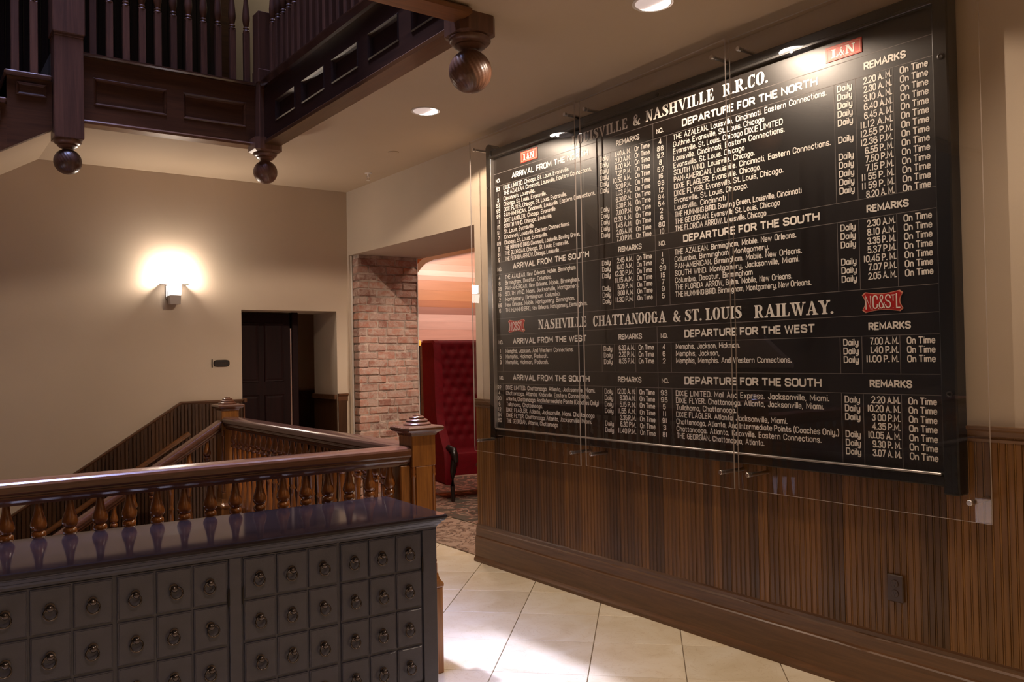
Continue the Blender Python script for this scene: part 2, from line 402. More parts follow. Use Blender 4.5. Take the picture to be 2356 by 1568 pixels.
# floor: slab around the stair well
b = MB()
b.box((-2.1, -3.2, -0.25), (7.2, 3.60, -0.012)); b.box((1.98, 3.60, -0.25), (7.2, 10.4, -0.012)); b.box((-2.1, 3.60, -0.25), (-0.93, 6.35, -0.012))
floor = struct('floor', b, m_tile_base)
tb = MB(); S = 0.4533; g = 0.0022
tb.cbox((-S / 2 + g, -S / 2 + g, -0.012), (S / 2 - g, S / 2 - g, 0.0), 0.0016)
tme = tb.mesh('tile', m_tile)
c0 = Vector((2.9283, 4.6133)); va = Vector((0.3205, -0.3205)); vb = Vector((-0.3205, -0.3205))
cnt = 0
cut = MB()
for i in range(-14, 16):
    for j in range(-14, 18):
        c = c0 + va * (i + .5) + vb * (j + .5)
        if not (-2.6 < c.x < 4.3 and -1.6 < c.y < 7.9): continue
        # clip each diagonal tile against the walls and the stair well by picking whole tiles, then trimming in the loop
        rects = []
        if c.x > 3.46 + 0.30 and not (5.1 < c.y < 7.3): continue
        if c.x < 1.98 and c.y > 3.50 + 0.33 and c.x > -0.93 - 0.0: continue
        if c.x < -0.93 and c.y > 6.6: continue
        if c.x < -2.1 or (c.x < 0.2 and c.y < 0.4) or cnt > 290: continue
        o = ob('tile', tme, floor, (c.x, c.y, random.uniform(-0.0004, 0.0)), (0, 0, -PI / 4 + random.choice((0, 1, 2, 3)) * PI / 2))
        cnt += 1
# well linings and lower floor
b = MB()
b.box((1.95, 3.64, -2.9), (2.05, 6.42, -0.03)); b.box((-0.98, 3.55, -2.9), (1.98, 3.62, -0.03)); b.box((-0.98, 3.6, -2.9), (-0.93, 6.4, -0.03))
b.box((-2.4, 3.5, -3.0), (3.5, 7.5, -2.9))
struct('trim_1', b, m_wains)

# right (board) wall: plaster above, opening between Y 5.2 and 7.25
b = MB()
b.box((WX, -3.2, 0), (4.07, 5.20, CZ))
wall_right = struct('wall_right', b, m_wall)
b = MB(); b.box((WX, 5.20, 2.482), (4.20, 7.36, CZ)); struct('wall_right_header', b, m_wall)
b = MB(); b.box((WX, 7.36, 0), (4.20, BY, CZ)); struct('wall_right_corner', b, m_wall)
# thin white corner edges of the plaster at the brick
b = MB(); b.box((3.488, 7.340, 0), (3.497, 7.358, 2.48)); struct('trim_2', b, m_white)

# brick pier in the opening
pier = MB(); pier.box((3.510, 7.232, 0), (4.128, 7.355, 2.481))
brickwall = struct('wall_brick_pier', pier, m_mortar)
course = 0.0745
for r in range(33):
    z0 = r * course + 0.004; z1 = z0 + course - 0.012
    # face toward the room (-Y)
    x = 3.500; k = 0
    ends = []
    first = 0.105 if r % 2 else 0.205
    first += random.uniform(-.015, .015)
    while x < 4.12:
        w = first if k == 0 else (0.195 + random.uniform(-.02, .02) if random.random() < .8 else 0.10)
        xe = min(x + w, 4.135)
        if 4.135 - xe < 0.05: xe = 4.135
        mb = MB(); d = random.uniform(0.0, 0.012)
        jt = [random.uniform(-.003, .003) for _ in range(6)]
        gap = 0.0 if xe >= 4.13 else random.uniform(.006, .014)
        mb.cbox((x + (0 if k else -0.004), 7.218 + d, z0 + jt[0]), (xe - gap, 7.26 if k else 7.335, z1 + jt[1]), random.uniform(.004, .009))
        mb.v = [(px + random.uniform(-.0035, .0035), py + random.uniform(-.004, .003), pz + random.uniform(-.0035, .0035)) for (px, py, pz) in mb.v]
        mb.obj('brick', m_brick, brickwall)
        x = xe; k += 1
# jamb strip on the lounge side
b = MB(); b.cbox((4.132, 7.214, 0), (4.139, 7.355, 2.48), .002); struct('trim_4', b, m_white)

# beadboard planks and mouldings on the right wall
pitch = 0.0585
b = MB(); b.box((3.462, -3.2, 0.0), (3.472, 5.195, 1.14)); wains = struct('wall_right_wainscot', b, m_wains)
def plank_mesh(hh, mat, pt=pitch):
    """one tongue-and-groove board: two flats, a centre bead and an edge bead"""
    prof = []
    y = 0.0; hw = pt / 2
    pts = [(0.0, 0.0015), (0.0015, 0.007), (hw - 0.0085, 0.007), (hw - 0.0075, 0.0025), (hw - 0.0065, 0.0065), (hw - 0.0035, 0.0085), (hw - 0.0008, 0.0065), (hw, 0.002),
           (hw + 0.0010, 0.0068), (pt - 0.0085, 0.0068), (pt - 0.0075, 0.0025), (pt - 0.0065, 0.0065), (pt - 0.0035, 0.0085), (pt - 0.0008, 0.0065), (pt, 0.0015)]
    V = []; Fs = []
    for (yy, d) in pts: V.append((-d, yy, 0)); V.append((-d, yy, hh))
    for i in range(len(pts) - 1): Fs.append((2 * i, 2 * i + 1, 2 * i + 3, 2 * i + 2))
    mb = MB(); mb.add(V, Fs); me = mb.mesh('plank', mat); return me
pm = plank_mesh(0.90, m_plank)
n = int((5.195 - 0.3) / pitch)
for i in range(n):
    o = ob('plank', pm, wains, (3.4625 + random.uniform(-.0008, .0008), 5.195 - pitch * (i + 1), 0.25))
# far end of the wall behind the camera: same panelling as one joined surface
b = MB(); b.box((3.455, -3.2, 0.25), (3.463, 5.195 - pitch * n, 1.14)); struct('wall_right_wainscot_rear', b, m_plank)
# chair rail (right wall)
b = sweep([(0.0, 1.126), (0.016, 1.128), (0.020, 1.140), (0.013, 1.146), (0.018, 1.152), (0.022, 1.170), (0.034, 1.178), (0.036, 1.190), (0.0, 1.190)],
          (3.47, 5.20, 0), (3.47, -3.2, 0), side=(-1, 0, 0)); struct('trim_5', b, m_chair_rail)
b = sweep([(0, 0.0), (0.050, 0.0), (0.050, 0.018), (0.042, 0.030), (0.036, 0.040), (0.036, 0.172), (0.030, 0.178), (0.027, 0.186), (0.027, 0.238), (0.020, 0.246), (0.020, 0.262), (0.014, 0.272), (0, 0.274)],
          (3.47, 5.203, 0), (3.47, -3.2, 0), side=(-1, 0, 0)); struct('baseboard_right', b, m_base)

# back wall with the doorway  X 2.449..3.351, Z 1.951
b = MB()
b.box((-2.2, BY, -2.9), (2.449, 7.93, CZ)); b.box((3.351, BY, -0.1), (3.47, 7.93, CZ)); b.box((2.449, BY, 1.951), (3.351, 7.93, CZ))
b.box((-2.2, BY, CZ), (4.2, 7.93, 7.2))
wall_back = struct('wall_back', b, m_wall)
# corridor behind the doorway
b = MB(); b.box((2.2, 9.15, -.1), (4.4, 9.25, 3.0)); b.box((3.95, 7.93, -.1), (4.05, 9.2, 3.0)); b.box((2.2, 7.93, 2.5), (4.4, 9.2, 2.6)); b.box((2.2, 7.93, -.1), (2.3, 9.2, 2.6))
struct('wall_corridor', b, m_wall)
b = MB(); b.box((2.2, 9.10, 0), (3.95, 9.15, 1.15)); b.box((3.88, 7.95, 0), (3.95, 9.12, 1.15)); b.box((3.345, 7.40, 0), (3.351, 7.93, 1.12)); struct('trim_6', b, m_wains)
b = MB(); b.cbox((3.325, 7.40, 1.12), (3.351, 7.935, 1.165), .004); struct('trim_7', b, m_wainsx)

# ceiling: around the atrium opening  X<2.14, Y 3.25..6.1
b = MB()
b.box((2.18, -3.2, CZ), (4.0, 8.0, CZ + .12)); b.box((-2.2, -3.2, CZ), (2.18, 3.19, CZ + .12)); b.box((0.80, 6.03, CZ), (2.18, 7.4, CZ + .12))
ceiling = struct('ceiling', b, m_ceil)
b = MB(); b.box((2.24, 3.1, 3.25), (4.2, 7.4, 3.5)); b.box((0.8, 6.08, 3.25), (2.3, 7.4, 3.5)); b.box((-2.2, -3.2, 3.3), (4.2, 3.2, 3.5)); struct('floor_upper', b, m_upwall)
# sloping soffit under the upper flight
b = MB()
slope = 0.60
xa, za = 0.885, CZ; xb = -2.1; zb = za - slope * (xa - xb)
b.add([(xa, 6.06, za), (xa, BY, za), (xb, BY, zb), (xb, 6.06, zb), (xa, 6.06, za + .06), (xa, BY, za + .06), (xb, BY, zb + .06), (xb, 6.06, zb + .06)],
      [(0, 3, 2, 1), (4, 5, 6, 7), (0, 1, 5, 4), (1, 2, 6, 5), (2, 3, 7, 6), (3, 0, 4, 7)])
struct('ceiling_stair_soffit', b, m_ceil)
# left wall, wall behind the camera, atrium shell
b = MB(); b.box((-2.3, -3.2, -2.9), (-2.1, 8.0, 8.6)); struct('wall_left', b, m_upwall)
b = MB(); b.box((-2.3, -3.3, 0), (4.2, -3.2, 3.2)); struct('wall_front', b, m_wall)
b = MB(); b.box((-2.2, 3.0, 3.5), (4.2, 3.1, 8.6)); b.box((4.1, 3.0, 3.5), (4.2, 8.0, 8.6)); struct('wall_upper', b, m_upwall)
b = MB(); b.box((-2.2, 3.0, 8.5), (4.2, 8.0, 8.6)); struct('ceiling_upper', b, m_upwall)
# dark panelling on the upper floor back wall
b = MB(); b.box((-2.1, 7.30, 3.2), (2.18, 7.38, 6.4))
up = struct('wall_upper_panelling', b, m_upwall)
b2 = plank_mesh(2.9, m_uppan, 0.117)
for i in range(37):
    ob('plank', b2, up, (2.18 - 0.117 * i, 7.298, 3.45), (0, 0, PI / 2))
b = MB(); b.cbox((2.23, 7.28, 3.5), (2.37, 7.36, 6.0), .01); struct('trim_8', b, m_upbeam)

# ------------------------------------------------------------------ stair wainscot on the back wall
sl = 0.642
def zs(x): return 1.16 if x > 1.924 else 1.16 - sl * (1.924 - x)
b = MB(); b.box((-2.1, 7.376, -2.9), (-2.0, 7.385, -1.4)); wst = struct('wall_stair_wainscot', b, m_wains)
pw = 0.0585
for i in range(68):
    x1 = 2.449 - i * pw; x0 = x1 - pw
    if x0 < -1.45: break
    zt = (zs(x0) + zs(x1)) / 2 - 0.02; h_ = 1.25 if x1 < 1.95 else zt
    mb = MB()
    pts = [(0, .004), (.002, .009), (pw / 2 - .006, .009), (pw / 2 - .004, .005), (pw / 2, .010), (pw / 2 + .004, .005), (pw / 2 + .006, .009), (pw - .006, .009), (pw - .003, .004)]
    V = []; Fs = []
    for (u, d) in pts:
        V.append((u, -d, 0)); V.append((u, -d, h_ + sl * u if x1 < 1.95 else h_))
    for q_ in range(len(pts) - 1): Fs.append((2 * q_, 2 * q_ + 2, 2 * q_ + 3, 2 * q_ + 1))
    mb.add(V, Fs); mb.obj('plank', m_wains, wst, loc=(x0, 7.378, zt - h_))
capp = [(0, -.075), (.014, -.073), (.016, -.030), (.024, -.022), (.034, -.012), (.034, 0.0), (0, 0.0)]
b = sweep(capp, (2.449, BY, 1.165), (1.924, BY, 1.165), side=(0, -1, 0)); struct('trim_9', b, m_wainsx)
b = sweep(capp, (1.924, BY, 1.165), (-1.6, BY, 1.165 - sl * 3.524), side=(0, -1, 0)); struct('trim_10', b, m_wainsx)
b = MB(); b.lathe([(0, -.03), (.018, -.028), (.018, .0), (.010, .006), (0, .008)], (2.462, 7.36, 1.165), 12); b.cbox((2.445, 7.35, 0), (2.458, 7.40, 1.12), .003); struct('trim_11', b, m_wainsx)
b = sweep(capp, (3.45, BY, 1.175), (3.351, BY, 1.175), side=(0, -1, 0)); struct('trim_12', b, m_wainsx)
b = MB(); b.box((3.355, 7.375, 0), (3.44, 7.389, 1.11)); struct('trim_13', b, m_wains)
# wall-mounted handrail going down the stairs
hr = thing('wall_handrail', (1.97, 7.30, 0.90), 'golden brown round handrail fixed to the dark panelled stair wall', 'handrail')
b = MB(); b.tube([(0, 0, 0), (-3.2, 0, -sl * 3.2)], 0.022, 12); b.obj('rail', m_goldx, hr, 40)
for k in range(4):
    xx = -0.35 - k * 0.85
    b = MB(); b.tube([(xx, 0, sl * xx - .015), (xx, .01, sl * xx - .06), (xx, .07, sl * xx - .07)], 0.007, 8); b.obj('bracket', m_sign, hr, 40)

# ------------------------------------------------------------------ lower staircase
st = thing('lower_staircase', (1.95, 6.9, 0), 'dark wooden staircase going down beside the panelled wall', 'staircase')
for k in range(12):
    x1 = -k * 0.27; z = -0.173 * (k + 1)
    b = MB(); b.cbox((x1 - 0.30, -0.42, z - .03), (x1, 0.47, z), .008); b.obj('tread', m_wainsx, st)
    b = MB(); b.box((x1 - .012, -0.42, z), (x1, 0.47, z + 0.145)); b.obj('riser', m_wains, st)

# ------------------------------------------------------------------ handrails, balusters, newels of the landing
RAILH = [(.034, .993), (.036, 1.003), (.046, 1.012), (.050, 1.020), (.049, 1.026), (.054, 1.029), (.054, 1.034), (.060, 1.037), (.062, 1.042), (.0625, 1.064), (.059, 1.073), (.051, 1.079), (.030, 1.083)]
RAILP = [(-n_, z_) for (n_, z_) in RAILH] + RAILH[::-1]
BALP = [(.0, .34), (.020, .345), (.026, .353), (.020, .362), (.017, .366), (.024, .376), (.017, .388), (.021, .40), (.028, .43), (.029, .455), (.025, .50), (.018, .57), (.0135, .64), (.0125, .68), (.018, .695), (.0125, .705),
        (.0135, .72), (.017, .80), (.0185, .845), (.017, .858), (.0245, .865), (.0255, .875), (.0235, .884), (.016, .888), (.022, .893), (.028, .904), (.0285, .914), (.025, .928), (.019, .945), (.0145, .965), (.0125, .985), (.0125, 1.0)]
def baluster_mesh():
    b = MB(); b.lathe(BALP, n=16); b.cbox((-.021, -.021, .085), (.021, .021, .345), .003)
    return b.mesh('baluster', m_bal, 50)
balm = baluster_mesh()
def base_rail(p0, p1, mat, parent):
    b = sweep([(-.05, 0), (-.05, .07), (-.036, .085), (.036, .085), (.05, .07), (.05, 0)], p0, p1); return b.obj('base_rail', mat, parent)
# near rail (parallel to X)
near = thing('stair_railing', (1.94, 3.545, 0), 'brown wooden railing with turned balusters running behind the drawer cabinet', 'railing')
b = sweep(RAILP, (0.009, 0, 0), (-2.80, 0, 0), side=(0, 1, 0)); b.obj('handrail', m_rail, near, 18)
base_rail((-.012, 0, 0), (-2.8, 0, 0), m_rail, near)
x = 1.863 - 1.94
while x > -2.75:
    ob('baluster', balm, near, (x, 0, 0)); x -= 0.1033
# half post against the newel
b = MB(); b.cbox((-.042, -.045, 0.478), (.0105, .045, .994), .004); b.obj('end_post', m_newel, near)
# second rail (parallel to Y)
sec = thing('stair_railing', (2.012, 3.61, 0), 'brown wooden railing with turned balusters running away from the near newel post', 'railing')
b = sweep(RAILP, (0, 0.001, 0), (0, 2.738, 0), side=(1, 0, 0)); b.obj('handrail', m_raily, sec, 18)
base_rail((0, .02, 0), (0, 2.72, 0), m_raily, sec)
y = 0.07
while y < 2.70:
    ob('baluster', balm, sec, (0, y, 0)); y += 0.1033
# descending rail along the stairs
dsc = thing('stair_railing', (1.945, 6.41, 0), 'sloping wooden handrail going down from the far newel post', 'railing')
Pd = [(n_, z_ - 1.06) for (n_, z_) in RAILP]
b = sweep(Pd, (0, 0, 1.035), (-3.1, 0, 1.035 - sl * 3.1), side=(0, 1, 0)); b.obj('handrail', m_rail, dsc, 35)
b = sweep([(-.04, -.22), (.04, -.22), (.04, .06), (-.04, .06)], (-.018, 0, -.0115), (-3.1, 0, -sl * 3.1), side=(0, 1, 0)); b.obj('stringer', m_wainsx, dsc)
for k in range(23):
    xx = -0.09 - k * 0.128
    ob('baluster', balm, dsc, (xx, 0, -0.035 + sl * xx))
# newel posts
def newel(name_label, loc):
    t = thing('newel_post', loc, name_label, 'newel post', 'newel posts of the landing railing')
    h = .064; c = .020
    b = MB(); b.cbox((-h, -h, .985), (h, h, 1.146), .003)
    b.cbox((-h + c, -h, .52), (h - c, h, .985), .002); b.cbox((-h, -h + c, .52), (h, h - c, .985), .002); b.cbox((-h, -h, .46), (h, h, .52), .003)
    b.obj('shaft', m_newel, t)
    for sx in (-1, 1):
        for sy in (-1, 1):
            b = MB(); b.lathe([(.009, .52), (.012, .53), (.009, .54), (.0085, .56), (.0105, .72), (.0095, .935), (.0125, .94), (.0125, .946), (.010, .95), (.012, .965), (.009, .985)], (sx * (h - .010), sy * (h - .010), 0), 12); b.obj('colonette', m_bal, t, 50)
    b = MB(); b.cbox((-.082, -.082, 0), (.082, .082, .405), .003)
    b.loft([[(-r, -r, z), (r, -r, z), (r, r, z), (-r, r, z)] for (r, z) in ((.082, .405), (.085, .412), (.085, .424), (.079, .433), (.072, .444), (.068, .458), (.066, .472))])
    b.obj('base_block', m_newel, t)
    b = MB(); b.loft([[(-r, -r, z), (r, -r, z), (r, r, z), (-r, r, z)] for (r, z) in ((.066, 1.130), (.070, 1.140), (.078, 1.146), (.088, 1.150), (.094, 1.158), (.095, 1.168), (.091, 1.174), (.070, 1.178))])
    b.obj('cap', m_rail, t)
    b = MB(); b.lathe([(.066, 1.174), (.068, 1.184), (.062, 1.190), (.052, 1.192), (.053, 1.200), (.047, 1.206), (.037, 1.208), (.037, 1.214), (.031, 1.219), (.020, 1.221), (.019, 1.226), (.0, 1.228)], n=28); b.obj('finial', m_rail, t, 50)
    return t
newel('orange-brown wooden newel post with a stepped dome cap beside the drawer cabinet', (2.015, 3.545, 0))
newel('dark wooden newel post at the head of the descending stairs', (2.012, 6.415, 0))

# ------------------------------------------------------------------ upper landing: beams, posts, balusters
def panel_frame(b, w, h, pans, top, bot, th, ph, mtx, bev=0.012, rec=0.018):
    """flat frame of width w, height h, thickness th with openings pans [(x0,x1)] between z=bot and z=top (front is local -y)"""
    b.box((0, 0, 0), (w, th, bot), mtx); b.box((0, 0, top), (w, th, h), mtx)
    xs = [0] + [v for p in pans for v in p] + [w]
    for i in range(0, len(xs), 2): b.box((xs[i], 0, bot), (xs[i + 1], th, top), mtx)
def panel_piece(x0, x1, z0, z1, mtx, mat, parent, rec=0.020):
    m = .022
    b = MB(); R = [[(x0, 0.0, z0), (x1, 0.0, z0), (x1, 0.0, z1), (x0, 0.0, z1)],
                   [(x0 + .006, -.006, z0 + .006), (x1 - .006, -.006, z0 + .006), (x1 - .006, -.006, z1 - .006), (x0 + .006, -.006, z1 - .006)],
                   [(x0 + .014, .004, z0 + .014), (x1 - .014, .004, z0 + .014), (x1 - .014, .004, z1 - .014), (x0 + .014, .004, z1 - .014)],
                   [(x0 + m, rec, z0 + m), (x1 - m, rec, z0 + m), (x1 - m, rec, z1 - m), (x0 + m, rec, z1 - m)]]
    b.loft(R, caps=False, mtx=mtx); b.add(R[-1], [(0, 1, 2, 3)], mtx); return b.obj('panel', mat, parent)
BF = 6.0
beam1 = thing('landing_beam', (0.98, BF, 3.06), 'panelled dark wooden beam under the upper landing facing the camera', 'beam')
b = MB(); pans = [(.060, .515), (.622, 1.060)]
panel_frame(b, 1.16, .44, pans, .305, .125, .08, 0, None); b.obj('fascia', m_upbeam, beam1)
for (x0, x1) in pans: panel_piece(x0, x1, .125, .305, None, m_upbeam, beam1)
b = sweep([(-.025, .430), (-.032, .440), (-.032, .450), (-.018, .456), (.12, .456), (.12, .430)], (-.1, 0, 0), (1.16, 0, 0), side=(0, 1, 0)); b.obj('cap_rail', m_caprail, beam1)
b = sweep([(-.012, -.006), (-.012, .010), (.0, .022), (.10, .022), (.10, -.006)], (0, 0, 0), (1.16, 0, 0), side=(0, 1, 0)); b.obj('bottom_bead', m_goldx, beam1)
beam2 = thing('landing_beam', (2.14, 5.93, 3.06), 'long panelled dark wooden beam running toward the camera below the ceiling edge', 'beam')
mt = frame_mtx((0, 0, 0), (0, -1, 0), (0, 0, 1))   # local x -> -Y, local y -> +X
L2 = 5.93 - 3.30
pans = [(5.93 - a, 5.93 - c) for a, c in ((5.68, 5.32), (5.21, 4.845), (4.74, 4.375), (4.25, 3.89), (3.757, 3.40))]
b = MB(); panel_frame(b, L2, .44, pans, .262, .112, .08, 0, mt); b.obj('fascia', m_upbeamy_shaded, beam2)
for (x0, x1) in pans: panel_piece(x0, x1, .112, .262, mt, m_upbeamy_shaded, beam2)
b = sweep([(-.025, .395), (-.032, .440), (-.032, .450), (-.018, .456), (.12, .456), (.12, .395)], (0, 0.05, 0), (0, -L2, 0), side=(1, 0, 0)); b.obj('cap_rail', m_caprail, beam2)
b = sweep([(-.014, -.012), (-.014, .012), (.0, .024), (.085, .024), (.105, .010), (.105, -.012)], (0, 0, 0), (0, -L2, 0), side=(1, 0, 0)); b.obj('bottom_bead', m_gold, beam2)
beam3 = thing('landing_beam', (2.10, 3.25, 3.06), 'wooden beam end running left from the nearest pendant post along the ceiling edge', 'beam')
b = MB(); b.box((-4.2, -.09, 0), (0, 0, .44)); b.obj('fascia', m_upbeam, beam3)
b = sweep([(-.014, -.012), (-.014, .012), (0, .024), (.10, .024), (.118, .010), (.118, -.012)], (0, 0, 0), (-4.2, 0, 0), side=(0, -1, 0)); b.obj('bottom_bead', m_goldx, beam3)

def ballprof(r, z0, n=14):
    return [(max(1e-4, r * math.sin(PI * k / n)), z0 - r * math.cos(PI * k / n)) for k in range(n + 1)]
def pendant(label, loc, half, zb, zt, r, ztop=None, block=None, steps=None):
    """square post hanging below the beams, ending in a turned collar and a reeded ball; z local to loc"""
    t = thing('pendant_post', loc, label, 'post', 'pendant posts of the upper landing')
    b = MB(); b.cbox((-half, -half, zb), (half, half, zt), .004)
    if steps:
        for (hh, a_, c_) in steps: b.cbox((-hh, -hh, a_), (hh, hh, c_), .006)
    b.obj('post', m_upper, t)
    if block:
        hb, z0, z1 = block; ch = hb * .30
        ring = [(-hb + ch, -hb), (hb - ch, -hb), (hb, -hb + ch), (hb, hb - ch), (hb - ch, hb), (-hb + ch, hb), (-hb, hb - ch), (-hb, -hb + ch)]
        b = MB(); b.loft([[(x * s_, y * s_, z) for (x, y) in ring] for (s_, z) in ((.78, z0 - .012), (.92, z0 - .004), (1, z0), (1, z1))]); b.obj('block', m_upper, t)
    b = MB(); zc = zb if not block else block[1] - .01
    b.lathe([(r * .98, zc), (r * 1.0, zc - .012), (r * .90, zc - .024), (r * .72, zc - .030), (r * .74, zc - .038), (r * .55, zc - .050), (r * .40, zc - .054), (r * .38, zc - .066)], n=32); b.obj('collar', m_upper, t, 50)
    zball = zc - .060 - r * .93
    b = MB(); b.lathe(ballprof(r, zball, 30), n=156, flute=lambda th, z: 1 + .016 * math.cos(26 * th + 16 * (z - zball) / r)); b.obj('ball_finial', m_upper, t, 60)
    return t
pendant('square wooden pendant post with round ball finial at the head of the upper stairs', (0.888, 6.02, 0), .085, 2.935, 4.9, .082, steps=[(.094, 3.60, 4.9), (.088, 3.58, 3.62)])
pendant('slender wooden pendant post with ball finial at the far corner of the landing beams', (2.165, 5.965, 0), .060, 3.05, 4.02, .084, block=(.10, 3.015, 3.10), steps=[(.066, 3.50, 3.60)])
pendant('nearest wooden pendant post with large reeded ball finial below the ceiling', (2.185, 3.285, 0), .080, 3.08, 4.6, .100, block=(.098, 3.005, 3.10))
# cap on the far corner post
# upper balusters
UPB = [(.0, .37), (.019, .372), (.025, .380), (.019, .388), (.016, .392), (.023, .400), (.016, .409), (.019, .42), (.026, .455), (.027, .48), (.023, .53), (.016, .60), (.012, .70), (.017, .715), (.012, .73), (.016, .80), (.024, .84), (.012, .90)]
b = MB(); b.lathe(UPB, n=14); b.cbox((-.021, -.021, 0), (.021, .021, .375), .003)
upbm = b.mesh('baluster', m_upper, 50)
ur = thing('upper_railing', (0.98, 6.03, 3.515), 'row of turned balusters on the upper landing facing the camera', 'railing')
for k in range(11): ob('baluster', upbm, ur, (1.041 - .98 + .1018 * k, 0, 0))
b = sweep([(n_, z_ - .10) for (n_, z_) in RAILP], (0.004, 0, 0), (1.12, 0, 0), side=(0, 1, 0)); b.obj('handrail', m_rail, ur, 35)
ur2 = thing('upper_railing', (2.165, 5.85, 3.515), 'row of turned balusters above the long beam running toward the camera', 'railing')
for k in range(24): ob('baluster', upbm, ur2, (0, -.075 - .1018 * k, 0))
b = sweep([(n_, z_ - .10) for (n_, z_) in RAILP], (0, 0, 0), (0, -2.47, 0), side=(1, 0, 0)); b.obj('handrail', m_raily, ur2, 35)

# upper flight descending to the left
uf = thing('upper_staircase', (0.80, 6.0, 3.5), 'dark wooden upper staircase stepping down to the left behind its panelled stringer', 'staircase')
for k in range(9):
    xr = 0.0 - k * .25; z = -.178 - k * .18
    b = MB(); b.cbox((xr - .265, -.03, z - .028), (xr, 1.37, z + .004), .009); b.obj('tread', m_upbeam, uf)
    b = MB(); b.box((xr - .262 + .012, 0.0, z - .18), (xr - .25, 1.37, z - .02)); b.obj('riser', m_upbeam, uf)
    zlow = -.50 - .6 * (-xr + .25) 
    b = MB(); zr = -.51 + .6 * (xr); zl = -.51 + .6 * (xr - .25)
    b.add([(xr, 0, zr), (xr, 0, z - .028), (xr - .25, 0, z - .028), (xr - .25, 0, zl), (xr, .06, zr), (xr, .06, z - .028), (xr - .25, .06, z - .028), (xr - .25, .06, zl)],
          [(0, 1, 2, 3), (7, 6, 5, 4), (0, 4, 5, 1), (1, 5, 6, 2), (2, 6, 7, 3), (3, 7, 4, 0)]); b.obj('stringer', m_upbeam, uf)
    if k > 0 or True:
        panel_piece(xr - .20, xr - .03, z - .14, z - .055, frame_mtx((0, -.008, 0), (1, 0, 0), (0, 0, 1)), m_upbeam, uf, rec=.010)
for k, xx in enumerate((.598, .702, .36, .26, .46)):
    zz = 3.326 if xx > .55 else 3.146
    o = ob('baluster', upbm, uf, (xx - .80, .03, zz - 3.5)); 
    o.scale = (1.05, 1.05, 1.25 if xx > .55 else 1.2)

light('upper_hall_fill', 'POINT', (3.3, 6.5, 5.6), 22, (1.0, .86, .66), shadow_soft_size=.08)  # added fill without a fitting, brightens the upper back wall plaster
# ------------------------------------------------------------------ timetable board
BX = 3.4014
brd = thing('timetable_board', (3.455, 1.66, 0.95), 'huge black railroad timetable board with white lettering on the right wall', 'timetable board')
BO = Vector((3.455, 1.66, 0.95))
def L_(x, y, z): return (x - BO.x, y - BO.y, z - BO.z)
b = MB(); b.box(L_(3.402, 1.70, 0.96), L_(3.452, 4.88, 2.94)); b.obj('panel', m_board, brd)
b = MB(); b.cbox(L_(3.388, 1.70, 2.905), L_(3.452, 4.86, 2.955), .006); b.cbox(L_(3.372, 1.70, 2.890), L_(3.40, 4.86, 2.906), .003); b.obj('top_rail', m_bframe, brd)
b = MB(); b.cbox(L_(3.385, 1.70, 0.945), L_(3.452, 4.88, 0.988), .005); b.obj('bottom_rail', m_bframe, brd)
b = MB(); b.cbox(L_(3.372, 1.648, 0.915), L_(3.452, 1.712, 3.06), .006); b.obj('side_stile', m_bframe, brd)
b = MB(); b.cbox(L_(3.376, 4.842, 0.925), L_(3.452, 4.900, 2.965), .006)
ear = [(4.900, 2.95), (4.898, 2.972), (4.885, 2.990), (4.862, 2.995), (4.842, 2.988), (4.824, 2.968), (4.800, 2.953), (4.780, 2.945)]
b.add([L_(3.376, y, z) for y, z in ear] + [L_(3.45, y, z) for y, z in ear], [tuple(range(8)), tuple(range(15, 7, -1))] + [(i, (i + 1) % 8, (i + 1) % 8 + 8, i + 8) for i in range(8)]); b.obj('side_stile', m_bframe, brd)
b = MB(); b.cbox(L_(3.380, 1.722, 0.990), L_(3.401, 4.896, 0.999), .002); b.obj('metal_strip', m_silver, brd, label='thin bright metal strip along the foot of the board')
b = MB(); b.cbox(L_(3.374, 4.836, 1.0), L_(3.402, 4.842, 2.89), .001); b.obj('metal_strip', m_silver, brd, label='thin grey metal strip down the left side of the board')
for (y, z) in ((1.676, 2.666), (1.676, 1.316), (4.868, 2.69), (4.87, 1.30), (3.24, 2.925)):
    b = MB(); b.lathe([(.0, -.001), (.013, 0), (.013, .004), (.008, .006), (.0055, .0035), (0, .0035)], n=16, mtx=frame_mtx(L_(3.372 if y < 2 or y > 4 else 3.388, y, z), (0, 1, 0), (-1, 0, 0))); b.obj('screw', m_sign, brd, 40)
# ruled lines
def hline(z, y0=1.715, y1=4.838, w=.0028):
    b = MB(); b.box(L_(BX, y0, z - w / 2), L_(BX + .003, y1, z + w / 2)); b.obj('ruled_line', m_line, brd)
def vline(y, z0, z1, w=.0028):
    b = MB(); b.box(L_(BX, y - w / 2, z0), L_(BX + .003, y + w / 2, z1)); b.obj('ruled_line', m_line, brd)
HL = [2.778, 2.690, 2.156, 2.070, 1.762, 1.648, 1.559, 1.395, 1.309]
for z in HL: hline(z)
for (z0, z1, zh) in ((2.156, 2.690, 2.778), (1.762, 2.070, 2.156), (1.395, 1.559, 1.648), (.999, 1.309, 1.395)):
    for y in (4.765, 3.746, 3.636, 3.462, 3.188, 2.170, 2.065, 1.892): vline(y, z0, z1)
    vline(3.290, z0, zh)

